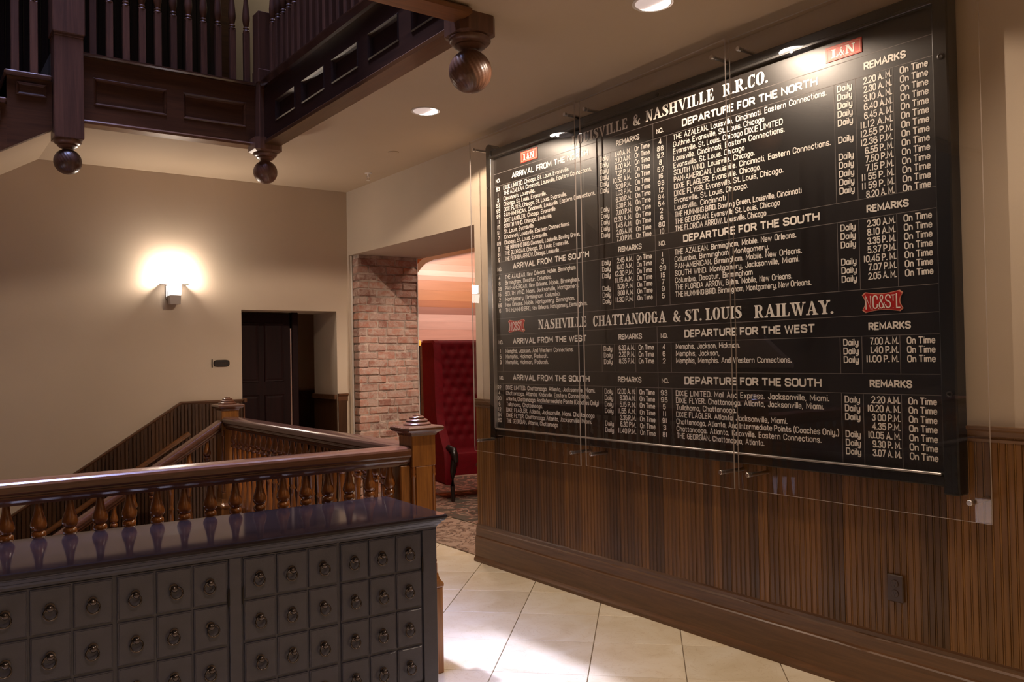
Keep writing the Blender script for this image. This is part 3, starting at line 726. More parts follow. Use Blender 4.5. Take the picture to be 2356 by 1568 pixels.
# ---- sign painter's gothic: skeleton strokes, cap height 10
G = {
 'A': (5.4, '0 0,2.7 10,5.4 0/1 3.2,4.4 3.2'), 'B': (4.8, '0 5.2,0 10,4.5 10r,4.5 5.2r,0 5.2,4.8 5.2r,4.8 0r,0 0,0 5.2'), 'C': (4.8, '4.8 7,4.8 10r,0 10r,0 0r,4.8 0r,4.8 3'),
 'D': (4.8, '0 0,0 10,4.8 10r,4.8 0r,0 0,0 1'), 'E': (4.0, '4 10,0 10,0 0,4 0/0 5.2,3.5 5.2'), 'F': (3.9, '3.9 10,0 10,0 0/0 5.2,3.4 5.2'),
 'G': (4.9, '4.9 7.2,4.9 10r,0 10r,0 0r,4.9 0r,4.9 4.6,2.8 4.6'), 'H': (4.8, '0 0,0 10/4.8 0,4.8 10/0 5.2,4.8 5.2'), 'I': (0, '0 0,0 10'), 'J': (3.6, '3.6 10,3.6 0r,0 0r,0 2.6'),
 'K': (4.8, '0 0,0 10/4.6 10,0 4/1.5 5.9,4.8 0'), 'L': (3.8, '0 10,0 0,3.8 0'), 'M': (6.0, '0 0,0 10,3 2.5,6 10,6 0'), 'N': (4.8, '0 0,0 10,4.8 0,4.8 10'),
 'O': (4.9, '0 5,0 10r,4.9 10r,4.9 0r,0 0r,0 5'), 'P': (4.6, '0 0,0 10,4.6 10r,4.6 4.5r,0 4.5'), 'R': (4.8, '0 0,0 10,4.6 10r,4.6 4.8r,0 4.8/2.4 4.8,4.8 0'),
 'S': (4.7, '4.6 7.5,4.6 10r,0 10r,0 5.4r,4.7 4.7r,4.7 0r,0 0r,0 2.6'), 'T': (5.0, '0 10,5 10/2.5 10,2.5 0'), 'U': (4.8, '0 10,0 0r,4.8 0r,4.8 10'), 'V': (5.2, '0 10,2.6 0,5.2 10'),
 'W': (7.2, '0 10,1.8 0,3.6 9,5.4 0,7.2 10'), 'X': (4.8, '0 0,4.8 10/0 10,4.8 0'), 'Y': (5.0, '0 10,2.5 4.8,5 10/2.5 4.8,2.5 0'), 'Z': (4.5, '0 10,4.5 10,0 0,4.5 0'),
 'a': (3.6, '3.6 3.4,3.6 6.8r,0 6.8r,0 0r,3.6 0r,3.6 3.4/3.6 6.8,3.6 0'), 'b': (3.7, '0 10,0 0/0 3,0 6.8r,3.7 6.8r,3.7 0r,0 0r,0 3'), 'c': (3.4, '3.4 4.9,3.4 6.8r,0 6.8r,0 0r,3.4 0r,3.4 1.9'),
 'd': (3.7, '3.7 10,3.7 0/3.7 3,3.7 6.8r,0 6.8r,0 0r,3.7 0r,3.7 3'), 'e': (3.6, '0 3.6,3.6 3.6,3.6 6.8r,0 6.8r,0 0r,3.5 0r,3.5 1.6'), 'f': (2.6, '2.8 9.6,.9 10r,.9 0/0 6.8,2.5 6.8'),
 'g': (3.6, '3.6 3.4,3.6 6.8r,0 6.8r,0 0r,3.6 0r,3.6 3.4/3.6 6.8,3.6 -3r,0 -3r,0 -1.6'), 'h': (3.6, '0 10,0 0/0 4,0 6.8r,3.6 6.8r,3.6 0'), 'i': (0, '0 6.8,0 0/0 9.3,0 9.5'),
 'k': (3.5, '0 10,0 0/3.3 6.8,0 2.8/1.1 4,3.5 0'), 'l': (0, '0 10,0 0'), 'm': (6.0, '0 6.8,0 0/0 4.6,0 6.8r,3 6.8r,3 0/3 4.6,3 6.8r,6 6.8r,6 0'), 'n': (3.6, '0 6.8,0 0/0 4.4,0 6.8r,3.6 6.8r,3.6 0'),
 'o': (3.7, '0 3.4,0 6.8r,3.7 6.8r,3.7 0r,0 0r,0 3.4'), 'p': (3.7, '0 6.8,0 -3/0 3,0 6.8r,3.7 6.8r,3.7 0r,0 0r,0 3'), 'r': (2.6, '0 6.8,0 0/0 4,0 6.8r,2.6 6.8r,2.6 5.6'),
 's': (3.4, '3.3 5.2,3.3 6.8r,0 6.8r,0 3.6r,3.4 3.2r,3.4 0r,0 0r,0 1.6'), 't': (2.4, '1 9.4,1 0r,2.5 0/0 6.8,2.4 6.8'), 'u': (3.6, '0 6.8,0 0r,3.6 0r,3.6 3/3.6 6.8,3.6 0'), 'v': (3.6, '0 6.8,1.8 0,3.6 6.8'),
 'w': (5.4, '0 6.8,1.35 0,2.7 6,4.05 0,5.4 6.8'), 'x': (3.4, '0 0,3.4 6.8/0 6.8,3.4 0'), 'y': (3.6, '0 6.8,0 0r,3.6 0r,3.6 3/3.6 6.8,3.6 -3r,0.2 -3r,.2 -1.8'), 
 '0': (4.6, '0 5,0 10r,4.6 10r,4.6 0r,0 0r,0 5'), '1': (1.6, '.8 0,.8 10'), '2': (4.4, '0 7.4,0 10r,4.4 10r,4.4 5.6,0 0,4.4 0'), '3': (4.4, '0 7.8,0 10r,4.2 10r,4.2 5.4r,1.8 5.4/1.8 5.4,4.4 5.4r,4.4 0r,0 0r,0 2.4'),
 '4': (4.8, '3.6 0,3.6 10,0 3,4.9 3'), '5': (4.3, '4.1 10,.4 10,0 5.2,.6 6.4r,4.3 6.4r,4.3 0r,0 0r,0 2.2'), '6': (4.5, '4.1 8.2,4.1 10r,0 10r,0 0r,4.5 0r,4.5 5.8r,0 5.8r,0 4'),
 '7': (4.3, '0 10,4.3 10,1.4 0'), '8': (4.5, '2.2 5.4,.2 5.4r,.2 10r,4.3 10r,4.3 5.4r,0 5.4r,0 0r,4.5 0r,4.5 5.4r,2.2 5.4'), '9': (4.5, '.4 1.8,.4 0r,4.5 0r,4.5 10r,0 10r,0 4.2r,4.5 4.2r,4.5 6'),
 '.': (.8, '.4 .15,.4 .95'), ',': (.9, '.6 .6,.2 -1.6'), '-': (2.2, '0 4.8,2.2 4.8'), '(': (1.6, '1.6 11,.0 8r,0 1r,1.6 -1.6'), ')': (1.6, '0 11,1.6 8r,1.6 1r,0 -1.6'),
 '&': (5.2, '5.2 0,.9 7.2,.9 10r,3.7 10r,3.7 6.8r,0 4.6r,0 0r,4.2 0r,5 4.2'),
}
PARSED = {}
def strokes_of(ch):
    if ch in PARSED: return PARSED[ch]
    w, s = G[ch]; out = []
    for st_ in s.split('/'):
        pts = []
        for p in st_.split(','):
            a_, c_ = p.split(' '); rr = c_.endswith('r'); pts.append((float(a_), float(c_.rstrip('r')), rr))
        out.append(pts)
    PARSED[ch] = (w, out); return PARSED[ch]
def rounded(pts, R, seg=4):
    """pts [(x,y,round?)] in metres -> polyline with rounded corners"""
    out = []
    for i, (x, y, r) in enumerate(pts):
        if not r or i in (0, len(pts) - 1): out.append((x, y)); continue
        p = Vector((x, y)); a = Vector(pts[i - 1][:2]); c = Vector(pts[i + 1][:2])
        da = (a - p); dc = (c - p); la = da.length; lc = dc.length
        if la < 1e-6 or lc < 1e-6: out.append((x, y)); continue
        ra = min(R, la * (.5 if pts[i - 1][2] else 1.0)); rc = min(R, lc * (.5 if pts[i + 1][2] else 1.0)); rr = min(ra, rc) if max(ra, rc) < R * 1.01 and abs(ra - rc) < 1e-9 else None
        A_ = p + da / la * ra; C_ = p + dc / lc * rc
        for k in range(seg + 1):
            t = k / seg
            q_ = A_ * (1 - t) ** 2 + p * 2 * t * (1 - t) + C_ * t ** 2
            # push toward a circular arc
            q_ = q_ - (p - q_) * (0.17 * 4 * t * (1 - t))
            out.append((q_.x, q_.y))
    res = [out[0]]
    for q_ in out[1:]:
        if (Vector(q_) - Vector(res[-1])).length > 1e-5: res.append(q_)
    return res
LAYER = [0.0]
def ribbon(b, pl, w, to3):
    """flat ribbon along polyline pl with mitred joints"""
    n_ = len(pl)
    if n_ < 2: return
    P = [Vector(p) for p in pl]; closed = (P[0] - P[-1]).length < 1e-5 and n_ > 3
    Ls = []; Rs = []; e = w * .18
    for i in range(n_):
        if closed and i in (0, n_ - 1): d0 = (P[-1] - P[-2]).normalized(); d1 = (P[1] - P[0]).normalized()
        else:
            d0 = (P[i] - P[i - 1]).normalized() if i > 0 else (P[1] - P[0]).normalized()
            d1 = (P[i + 1] - P[i]).normalized() if i < n_ - 1 else d0
        nn = Vector((-d0.y, d0.x)) + Vector((-d1.y, d1.x))
        if nn.length < .3: nn = Vector((-d0.y, d0.x)); sc_ = 1
        else:
            nn.normalize(); sc_ = 1 / max(.52, nn.dot(Vector((-d1.y, d1.x))))
        p = P[i].copy()
        if not closed and i == 0: p = p - d1 * e
        if not closed and i == n_ - 1: p = p + d0 * e
        Ls.append(p + nn * (w / 2 * sc_)); Rs.append(p - nn * (w / 2 * sc_))
    LAYER[0] += 0.00014
    V = []
    for side_ in (Ls, Rs):
        for i, p in enumerate(side_):
            q3 = to3(p); V.append((q3[0] - LAYER[0] - i * 0.000012, q3[1], q3[2]))
    b.add(V, [(i, i + 1, n_ + i + 1, n_ + i) for i in range(n_ - 1)])
def text_mesh(s, width, cap, w, gap=1.9, space=4.6, seg=4, R=2.3, words=None):
    """string in a strip of exact width (metres); local -Y is the reading direction, Z is up"""
    s_ = s
    u = cap / 10
    adv = []; total = 0.0
    for i, ch in enumerate(s_):
        if ch == ' ': adv.append((None, space)); total += space; continue
        gw = strokes_of(ch)[0]; adv.append((ch, gw)); total += gw
        if i < len(s_) - 1 and s_[i + 1] != ' ':
            g_ = gap * (.8 if s_[i + 1] in '.,' else 1); total += g_
    LAYER[0] = 0.0
    usable = width - w
    sx = usable / total if total > 0 else u
    if total == 0: sx = u
    b = MB(); x = w / 2
    for i, (ch, gw) in enumerate(adv):
        if ch is None:
            x += space * sx
            if words is not None: words.append(b); b = MB()
            continue
        LAYER[0] = 0.0
        for st_ in strokes_of(ch)[1]:
            pts = [(x + px * sx, w / 2 + py * (cap - w) / 10, r) for (px, py, r) in st_]
            ribbon(b, rounded(pts, R * min(u, sx * 1.15), seg), w * (1.35 if ch == '.' else 1), lambda p: (0, -p[0], p[1]))
        x += gw * sx
        if i < len(adv) - 1 and adv[i + 1][0] is not None:
            x += gap * sx * (.8 if adv[i + 1][0] in '.,' else 1)
    if words is not None: words.append(b)
    return b
def put_text(s, y0, z, width, cap, w, name, **kw):
    if name == 'heading_lettering':
        ws = []; text_mesh(s, width, cap, w, words=ws, **kw)
        for b in ws: b.obj(name, m_text, brd, loc=L_(BX - .0006, y0, z))
        return
    b = text_mesh(s, width, cap, w, **kw)
    return b.obj(name, m_text, brd, loc=L_(BX - .0006, y0, z))

# ---- slab-serif capitals for the two company titles, cap height 10
def serif_glyph(ch, T=2.0, H=.75):
    """returns (advance, [polygons]); T stem, H hairline"""
    P = []
    def rect(x0, x1, y0, y1): P.append([(x0, y0), (x1, y0), (x1, y1), (x0, y1)])
    def ser(x0, x1, y, up=True):
        # bracketed serif
        h_ = .62
        if up: P.append([(x0, y), (x1, y), (x1, y + h_), ((x0 + x1) / 2 + T * .5, y + h_ + .55), ((x0 + x1) / 2 - T * .5, y + h_ + .55), (x0, y + h_)])
        else: P.append([(x0, y), (x0, y - h_), ((x0 + x1) / 2 - T * .5, y - h_ - .55), ((x0 + x1) / 2 + T * .5, y - h_ - .55), (x1, y - h_), (x1, y)])
    def stem(x): rect(x, x + T, 0, 10); ser(x - .8, x + T + .8, 0); ser(x - .8, x + T + .8, 10, False)
    def vstroke(path):
        # path of (x, y, width)
        Ls = []; Rs = []
        for i, (x, y, w_) in enumerate(path):
            a_ = path[max(0, i - 1)]; c_ = path[min(len(path) - 1, i + 1)]
            d = Vector((c_[0] - a_[0], c_[1] - a_[1])); d.normalize(); n_ = Vector((-d.y, d.x)) * w_ / 2
            Ls.append((x + n_.x, y + n_.y)); Rs.append((x - n_.x, y - n_.y))
        for i in range(len(path) - 1): P.append([Ls[i], Rs[i], Rs[i + 1], Ls[i + 1]])
    def ring(cx, rx, a0=0, a1=360, n_=28, cy=5, ry=5.15):
        # thick sides, thin top and bottom
        for k in range(n_):
            t0 = math.radians(a0 + (a1 - a0) * k / n_); t1 = math.radians(a0 + (a1 - a0) * (k + 1) / n_)
            q_ = []
            for t in (t0, t1):
                ct, st_ = math.cos(t), math.sin(t)
                e = lambda v: math.copysign(abs(v) ** .86, v)
                q_.append(((cx + rx * e(ct), cy + ry * e(st_)), (cx + (rx - T) * e(ct), cy + (ry - H) * e(st_))))
            P.append([q_[0][0], q_[1][0], q_[1][1], q_[0][1]])
    if ch == 'A':
        P.append([(.7, 0), (1.55, 0), (4.0, 10), (3.3, 10)]); P.append([(3.1, 10), (4.3, 10), (7.0, 0), (4.7, 0)]); rect(1.6, 5.2, 3.0, 3.75); ser(-.2, 2.4, 0); ser(3.9, 7.8, 0); return 7.6, P
    if ch == 'N': rect(.7, 1.5, 0, 10); rect(5.2, 6.0, 0, 10); P.append([(.3, 10), (2.4, 10), (6.0, 0), (4.4, 0)]); ser(-.2, 2.3, 0); ser(4.3, 6.9, 10, False); rect(-.2, 1.5, 9.4, 10); return 6.7, P
    if ch == 'S':
        vstroke([(5.0, 7.2, .5), (4.9, 8.2, .7), (4.3, 9.3, .9), (3.1, 9.7, .85), (1.8, 9.2, 1.3), (1.15, 7.9, 1.9), (1.7, 6.5, 2.3), (3.1, 5.3, 2.5), (4.4, 4.0, 2.4), (4.8, 2.5, 2.0), (4.2, 1.0, 1.4), (3.0, .3, .85), (1.7, .5, .8), (.8, 1.4, .8), (.45, 2.8, .5)])
        rect(4.75, 5.35, 6.7, 10); rect(.1, .7, 0, 3.2); return 5.6, P
    if ch == 'H': stem(.7); stem(5.0); rect(2, 5.4, 4.7, 5.5); return 7.7, P
    if ch == 'V': P.append([(.4, 10), (2.6, 10), (4.4, 0), (3.4, 0)]); P.append([(5.7, 10), (6.5, 10), (4.2, 0), (3.4, 0)]); ser(-.3, 3.3, 10, False); ser(4.9, 7.3, 10, False); return 7.0, P
    if ch == 'I': stem(.7); return 3.4, P
    if ch == 'L': stem(.7); rect(2, 5.4, 0, .75); P.append([(3.9, 0), (5.4, 0), (5.6, 3.2), (5.1, 3.2), (4.7, 1.4)]); return 5.7, P
    if ch == 'E': stem(.7); rect(2, 5.5, 0, .75); rect(2, 5.2, 9.25, 10); rect(2, 4.2, 4.7, 5.4); rect(4.0, 4.6, 3.6, 6.5); P.append([(4.0, 0), (5.5, 0), (5.7, 3.0), (5.2, 3.0), (4.8, 1.4)]); P.append([(3.9, 10), (4.7, 8.7), (5.0, 7.2), (5.5, 7.2), (5.3, 10)]); return 6.0, P
    if ch == 'R':
        stem(.7); rect(2, 3.6, 9.25, 10); rect(2, 3.6, 4.6, 5.35); ring(3.5, 2.6, -90, 90, 14, 7.3, 2.7)
        P.append([(3.0, 5.0), (4.6, 5.0), (6.4, .7), (7.2, .7), (7.0, 0), (5.2, 0), (4.6, .8)]); return 7.2, P
    if ch == 'T': rect(2.3, 4.3, 0, 10); rect(.2, 6.4, 9.25, 10); ser(1.4, 5.2, 0); P.append([(0, 10), (0, 7), (.5, 7), (.9, 8.6), (1.8, 9.4)]); P.append([(6.6, 10), (6.6, 7), (6.1, 7), (5.7, 8.6), (4.8, 9.4)]); return 6.6, P
    if ch == 'O': ring(3.1, 3.1); return 6.4, P
    if ch == 'C': ring(3.1, 3.0, 42, 318, 24); rect(5.0, 5.6, 6.8, 10); P.append([(4.7, 1.3), (5.6, 3.0), (5.2, 3.2), (4.3, 2.0)]); return 6.0, P
    if ch == 'G': ring(3.1, 3.0, 42, 300, 24); rect(5.0, 5.6, 6.8, 10); rect(4.0, 5.9, .6, 4.2); rect(3.3, 6.7, 3.9, 4.6); return 6.9, P
    if ch == 'U': rect(.6, 2.6, 2.6, 10); rect(5.4, 6.2, 2.6, 10); ser(-.2, 3.4, 10, False); ser(4.5, 7.1, 10, False)
    if ch == 'U':
        vstroke([(1.6, 2.8, 2.0), (1.8, 1.6, 1.9), (2.6, .6, 1.2), (3.6, .3, .85), (4.8, .8, .8), (5.6, 1.8, .8), (5.8, 2.8, .8)]); return 6.9, P
    if ch == 'W':
        for dx in (0, 3.4): P.append([(.4 + dx, 10), (2.5 + dx, 10), (4.1 + dx, 0), (3.1 + dx, 0)]); P.append([(5.2 + dx, 10), (5.9 + dx, 10), (4.0 + dx, 0), (3.2 + dx, 0)])
        ser(-.3, 3.2, 10, False); ser(3.2, 6.6, 10, False); ser(8.1, 10.3, 10, False); return 10.2, P
    if ch == 'Y': P.append([(.4, 10), (2.6, 10), (4.6, 4.4), (2.8, 4.4)]); P.append([(5.8, 10), (6.6, 10), (4.4, 4.4), (3.6, 4.4)]); rect(2.7, 4.7, 0, 5); ser(1.8, 5.6, 0); ser(-.3, 3.3, 10, False); ser(5.0, 7.4, 10, False); return 7.0, P
    if ch == '&':
        vstroke([(7.2, .5, .9), (6.0, .5, 1.5), (4.6, 2.0, 2.0), (2.6, 5.0, 2.0), (1.7, 7.2, 1.7), (2.0, 8.9, 1.1), (3.1, 9.7, .8), (4.2, 8.9, 1.1), (4.3, 7.4, 1.2), (3.2, 5.9, 1.0), (1.4, 4.4, 1.4), (.9, 2.4, 1.9), (1.8, .8, 1.4), (3.3, .35, .9), (4.8, 1.2, .9), (5.8, 3.0, .9), (6.2, 4.6, .9), (7.2, 5.0, 1.0)]); return 7.6, P
    if ch == '.': n_ = 12; P.append([(.9 + .95 * math.cos(2 * PI * k / n_), .95 + .95 * math.sin(2 * PI * k / n_)) for k in range(n_)]); return 1.9, P
    return 3, P
def serif_text(s, y0, z, width, cap, name, mat=None, parent=None, loc=None, T=2.0, gap=.55, space=4.2):
    tot = 0; items = []
    for i, ch in enumerate(s):
        if ch == ' ': items.append((None, space, None)); tot += space; continue
        w_, P = serif_glyph(ch, T); g_ = gap if i < len(s) - 1 else 0; items.append((ch, w_ + g_, P)); tot += w_ + g_
    sx = width / tot; sy = cap / 10; b = MB(); x = 0
    for ch, a_, P in items:
        if P:
            for k_, poly in enumerate(P): b.add([(-.00008 * k_, -(x + px * sx), py * sy) for (px, py) in poly], [tuple(range(len(poly)))])
        x += a_ * sx
    return b.obj(name, mat or m_text, parent or brd, loc=loc or L_(BX - .0006, y0, z))
serif_text('LOUISVILLE & NASHVILLE', 3.985, 2.799, 3.985 - 2.852, .062, 'title_lettering', gap=.7, space=4.6)
serif_text('R.R.CO.', 2.795, 2.799, 2.795 - 2.520, .062, 'title_lettering', gap=.35)
serif_text('NASHVILLE', 4.357, 1.672, 4.357 - 3.876, .062, 'title_lettering', gap=.5)
serif_text('CHATTANOOGA', 3.818, 1.670, 3.818 - 3.218, .063, 'title_lettering', gap=.4)
serif_text('& ST. LOUIS', 3.168, 1.668, 3.168 - 2.708, .062, 'title_lettering', gap=.5, space=3.0)
serif_text('RAILWAY.', 2.632, 1.664, 2.632 - 2.198, .063, 'title_lettering', gap=.4)

CAPH = .0310; ROW = .0381; SW = .0045
for (s, y0, y1, z) in (('ARRIVAL FROM THE NORTH', 4.623, 3.832, 2.713), ('ARRIVAL FROM THE SOUTH', 4.628, 3.843, 2.093), ('ARRIVAL FROM THE WEST', 4.643, 3.880, 1.581), ('ARRIVAL FROM THE SOUTH', 4.651, 3.860, 1.333)):
    put_text(s, y0, z, y0 - y1, .040, .0082, 'heading_lettering', space=5.2)
for (s, y0, y1, z) in (('DEPARTURE FOR THE NORTH', 3.074, 2.250, 2.711), ('DEPARTURE FOR THE SOUTH', 3.083, 2.257, 2.092), ('DEPARTURE FOR THE WEST', 3.089, 2.294, 1.582), ('DEPARTURE FOR THE SOUTH', 3.096, 2.268, 1.332)):
    put_text(s, y0, z, y0 - y1, .041, .0086, 'heading_lettering', space=4.6)
for z in (2.714, 2.092, 1.583, 1.336):
    dz = {2.714: 0, 2.092: .004, 1.583: .009, 1.336: .010}[z]
    put_text('REMARKS', 3.586 + .012 * (z < 2) + .012 * (z < 1.4), z, .192, .033, .0064, 'heading_lettering')
    put_text('REMARKS', 2.023 + dz, z, .190, .034, .0070, 'heading_lettering')
    put_text('NO.', 4.812, z, .052, .027, .0048, 'heading_lettering'); put_text('NO.', 3.262, z, .052, .027, .0048, 'heading_lettering')

TT = {
 'L1': (2.652, 4.722, 4.812, '93 1 3 53 95 99 11 15 51 7 89 5 81 9', [
  ('DIXIE LIMITED. Chicago, St. Louis. Evansville.', .709), ('THE AZALEAN. Cincinnati, Louisville, Eastern Connections.', .917), ('Cincinnati. Louisville.', .355), ('Chicago. St. Louis. Evansville.', .476),
  ('DIXIE FLYER. Chicago, St. Louis. Evansville.', .68), ('PAN-AMERICAN. Cincinnati, Louisville. Eastern Connections.', .946), ('DIXIE LANDLER. Chicago, Evansville.', .572), ('SOUTH WIND. Chicago, Louisville.', .53),
  ('St. Louis, Evansville.', .34), ('Cincinnati, Louisville. Eastern Connections.', .704), ('Chicago, St. Louis. Evansville.', .478), ('THE HUMMING BIRD. Cincinnati, Louisville. Bowling Green.', .80), ('THE GEORGIAN. Chicago, St. Louis, Evansville.', .692), ('THE FLORIDA ARROW. Chicago. Louisville', .592)],
  '1.40A 2.10A 8.00A 7.25P 10.50A 3.20P 1.03P 6.30P 6.30P 7.00P 12.30A 1.45A 2.05A 7.10P', '11111100111110'),
 'L2': (2.030, 4.722, 4.812, '4 8 98 16 2 86 6', [
  ('THE AZALEAN. New Orleans, Mobile, Birmingham', .752), ('Birmingham. Decatur. Columbia.', .512), ('PAN-AMERICAN. New Orleans. Mobile, Birmingham.', .787), ('SOUTH WIND. Miami. Jacksonville, Montgomery.', .781), ('Montgomery. Birmingham. Columbia.', .599),
  ('New Orleans. Mobile. Montgomery, Birmingham.', .739), ('THE HUMMING BIRD, New Orleans, Montgomery, Birmingham.', .855)],
  '2.45A 6.10A 12.30P 11.15A 5.26P 8.00A 11.30P', '1110111'),
 'L3': (1.520, 4.730, 4.816, '1 5 3', [('Memphis, Jackson. And Western Connections.', .724), ('Memphis, Hickman, Paducah.', .469), ('Memphis, Hickman, Paducah.', .472)], '6.30A 2.20P 8.35P', '111'),
 'L4': (1.268, 4.734, 4.838, '92 4 90 6 12 94 80', [
  ('DIXIE LIMITED. Chattanooga, Atlanta, Jacksonville, Miami.', .922), ('Chattanooga, Atlanta, Knoxville. Eastern Connections.', .871), ('Atlanta, Chattanooga, And Intermediate Points (Coaches Only)', .952), ('Tullahoma, Chattanooga.', .408),
  ('DIXIE FLAGLER. Atlanta, Jacksonville. Miami. Chattanooga', .912), ('DIXIE FLYER. Chattanooga, Atlanta, Jacksonville, Miami.', .887), ('THE GEORGIAN. Atlanta, Chattanooga', .56)],
  '12.00A 6.30A 5.15P 11.55A 3.35P 6.30P 11.40P', '1111011'),
 'R1': (2.652, 3.141, 3.262, '4 88 92 8 52 16 98 12 94 54 2 6 80 10', [
  ('THE AZALEAN. Louisville, Cincinnati. Eastern Connections.', .936), ('Guthrie. Evansville, St. Louis. Chicago', .596), ('Evansville. St. Louis. Chicago DIXIE LIMITED', .70), ('Louisville. Cincinnati, Eastern Connections.', .71), ('Evansville. St. Louis. Chicago', .474),
  ('SOUTH WIND. Louisville. Chicago.', .534), ('PAN-AMERICAN. Louisville. Cincinnati, Eastern Connections.', .95), ('DIXIE FLAGLER. Evansville. Chicago.', .569), ('DIXIE FLYER. Evansville. St. Louis, Chicago.', .697), ('Evansville. St. Louis. Chicago.', .491), ('Louisville. Cincinnati', .349),
  ('THE HUMMING BIRD. Bowling Green, Louisville, Cincinnati', .793), ('THE GEORGIAN. Evansville St. Louis, Chicago', .674), ('THE FLORIDA ARROW. Louisville. Chicago', .594)],
  '2.20A 2.30A 3.10A 6.40A 6.45A 11.12A 12.55P 12.36P 6.55P 7.50P 7.15P 11_55P 11_59P 8.20A', '11111010111110'),
 'R2': (2.030, 3.148, 3.262, '1 3 99 15 7 9 5', [
  ('THE AZALEAN. Birmingham, Mobile. New Orleans.', .766), ('Columbia, Birmingham. Montgomery.', .613), ('PAN-AMERICAN. Birmingham. Mobile. New Orleans.', .794), ('SOUTH WIND. Montgomery, Jacksonville, Miami.', .78), ('Columbia, Decatur, Birmingham', .513), ('THE FLORIDA ARROW, Bghm. Mobile, New Orleans.', .738), ('THE HUMMING BIRD. Birmingham, Montgomery, New Orleans.', .841)],
  '2.30A 8.10A 3.35P 5.37P 10.45P 7.07P 2.05A', '1110111'),
 'R3': (1.520, 3.153, 3.266, '4 6 2', [('Memphis, Jackson, Hickman.', .429), ('Memphis, Jackson,', .299), ('Memphis, Memphis. And Western Connections.', .729)], '7.00A 1.40P 11.00P', '111'),
 'R4': (1.268, 3.160, 3.272, '93 95 5 11 91 3 81', [
  ('DIXIE LIMITED. Mail And Express. Jacksonville, Miami.', .93), ('DIXIE FLYER. Chattanooga. Atlanta, Jacksonville, Miami.', .902), ('Tullahoma, Chattanooga.', .405), ('DIXIE FLAGLER. Atlanta, Jacksonville, Miami.', .705), ('Chattanooga, Atlanta, And Intermediate Points (Coaches Only,)', .975),
  ('Chattanooga. Atlanta, Knoxville. Eastern Connections.', .885), ('THE GEORGIAN. Chattanooga, Atlanta.', .571)],
  '2.20A 10.20A 3_00P 4.35P 10.05A 9.30P 3.07A', '1110111'),
}
daily = text_mesh('Daily', .074, .031, .0050, seg=3).mesh('daily_lettering', m_text)
ontime = text_mesh('On Time', .120, .031, .0050, seg=3, space=4.5).mesh('on_time_lettering', m_text)
for key, (z0, ty, ny, nums, rows, times, dl) in TT.items():
    right = key[0] == 'R'
    nums = nums.split(); times = [t.replace('_', ' ') for t in times.split()]
    lower = z0 < 1.6
    for i, (txt, wd) in enumerate(rows):
        z = z0 - ROW * i; cap = CAPH * (1.0 if right else .98)
        put_text(txt, ty, z, wd, cap, SW, 'destination_lettering', seg=3, space=4.6 if len(txt) * .0165 > wd + .02 else 6.0)
        n_ = nums[i]; nw = (.050 if right else .044) if len(n_) == 2 and '1' not in n_ else (.034 if n_ != '11' else .026) if len(n_) == 2 else (.022 if n_ != '1' else .006)
        yc = ny - (.024 if not right else .026)
        put_text(n_, yc + nw / 2, z, nw, .030, .0054, 'train_number', seg=3, gap=3.0)
        tnum, ap = times[i][:-1], times[i][-1]
        full = '%s %s. M.' % (tnum, ap) if random.random() < .5 else '%s %s.M.' % (tnum, ap)
        wd_t = .150 if len(tnum) > 4 else .130
        yr = 1.897 if right else 3.468
        put_text(full, yr + wd_t, z, wd_t, .032, .0051, 'time_lettering', seg=3, space=4.5)
        if dl[i] == '1': ob('daily_lettering', daily, brd, L_(BX - .0006, 2.154 if right else 3.728, z - .002))
        ob('on_time_lettering', ontime, brd, L_(BX - .0006, 1.862 if right else 3.436, z))

# ---- emblems on the board
def emblem_ln(y0, y1, z0, z1):
    w_ = y0 - y1; h_ = z1 - z0
    b = MB(); b.cbox((0, -w_, 0), (.004, 0, h_), .001); e = b.obj('emblem', m_redL, brd, loc=L_(BX - .003, y0, z0), label='red rectangular railroad emblem')
    b = MB(); i_ = .010; lw = .0035
    for (a0, a1, c0_, c1_) in ((i_, w_ - i_, i_ - lw, i_), (i_, w_ - i_, h_ - i_, h_ - i_ + lw), (i_ - lw, i_, i_ - lw, h_ - i_ + lw), (w_ - i_, w_ - i_ + lw, i_ - lw, h_ - i_ + lw)):
        b.box((-.0008, -a1, c0_), (0.001, -a0, c1_))
    b.obj('outline', m_pinkline, e)
    serif_text('L', 0, 0, w_ * .20, h_ * .56, 'emblem_lettering', parent=e, loc=(-.0009, -w_ * .17, h_ * .2))
    serif_text('&', 0, 0, w_ * .15, h_ * .56, 'emblem_lettering', parent=e, loc=(-.0009, -w_ * .39, h_ * .2))
    serif_text('N', 0, 0, w_ * .26, h_ * .56, 'emblem_lettering', parent=e, loc=(-.0009, -w_ * .56, h_ * .2))
emblem_ln(4.515, 4.332, 2.796, 2.870); emblem_ln(2.205, 2.028, 2.797, 2.865)
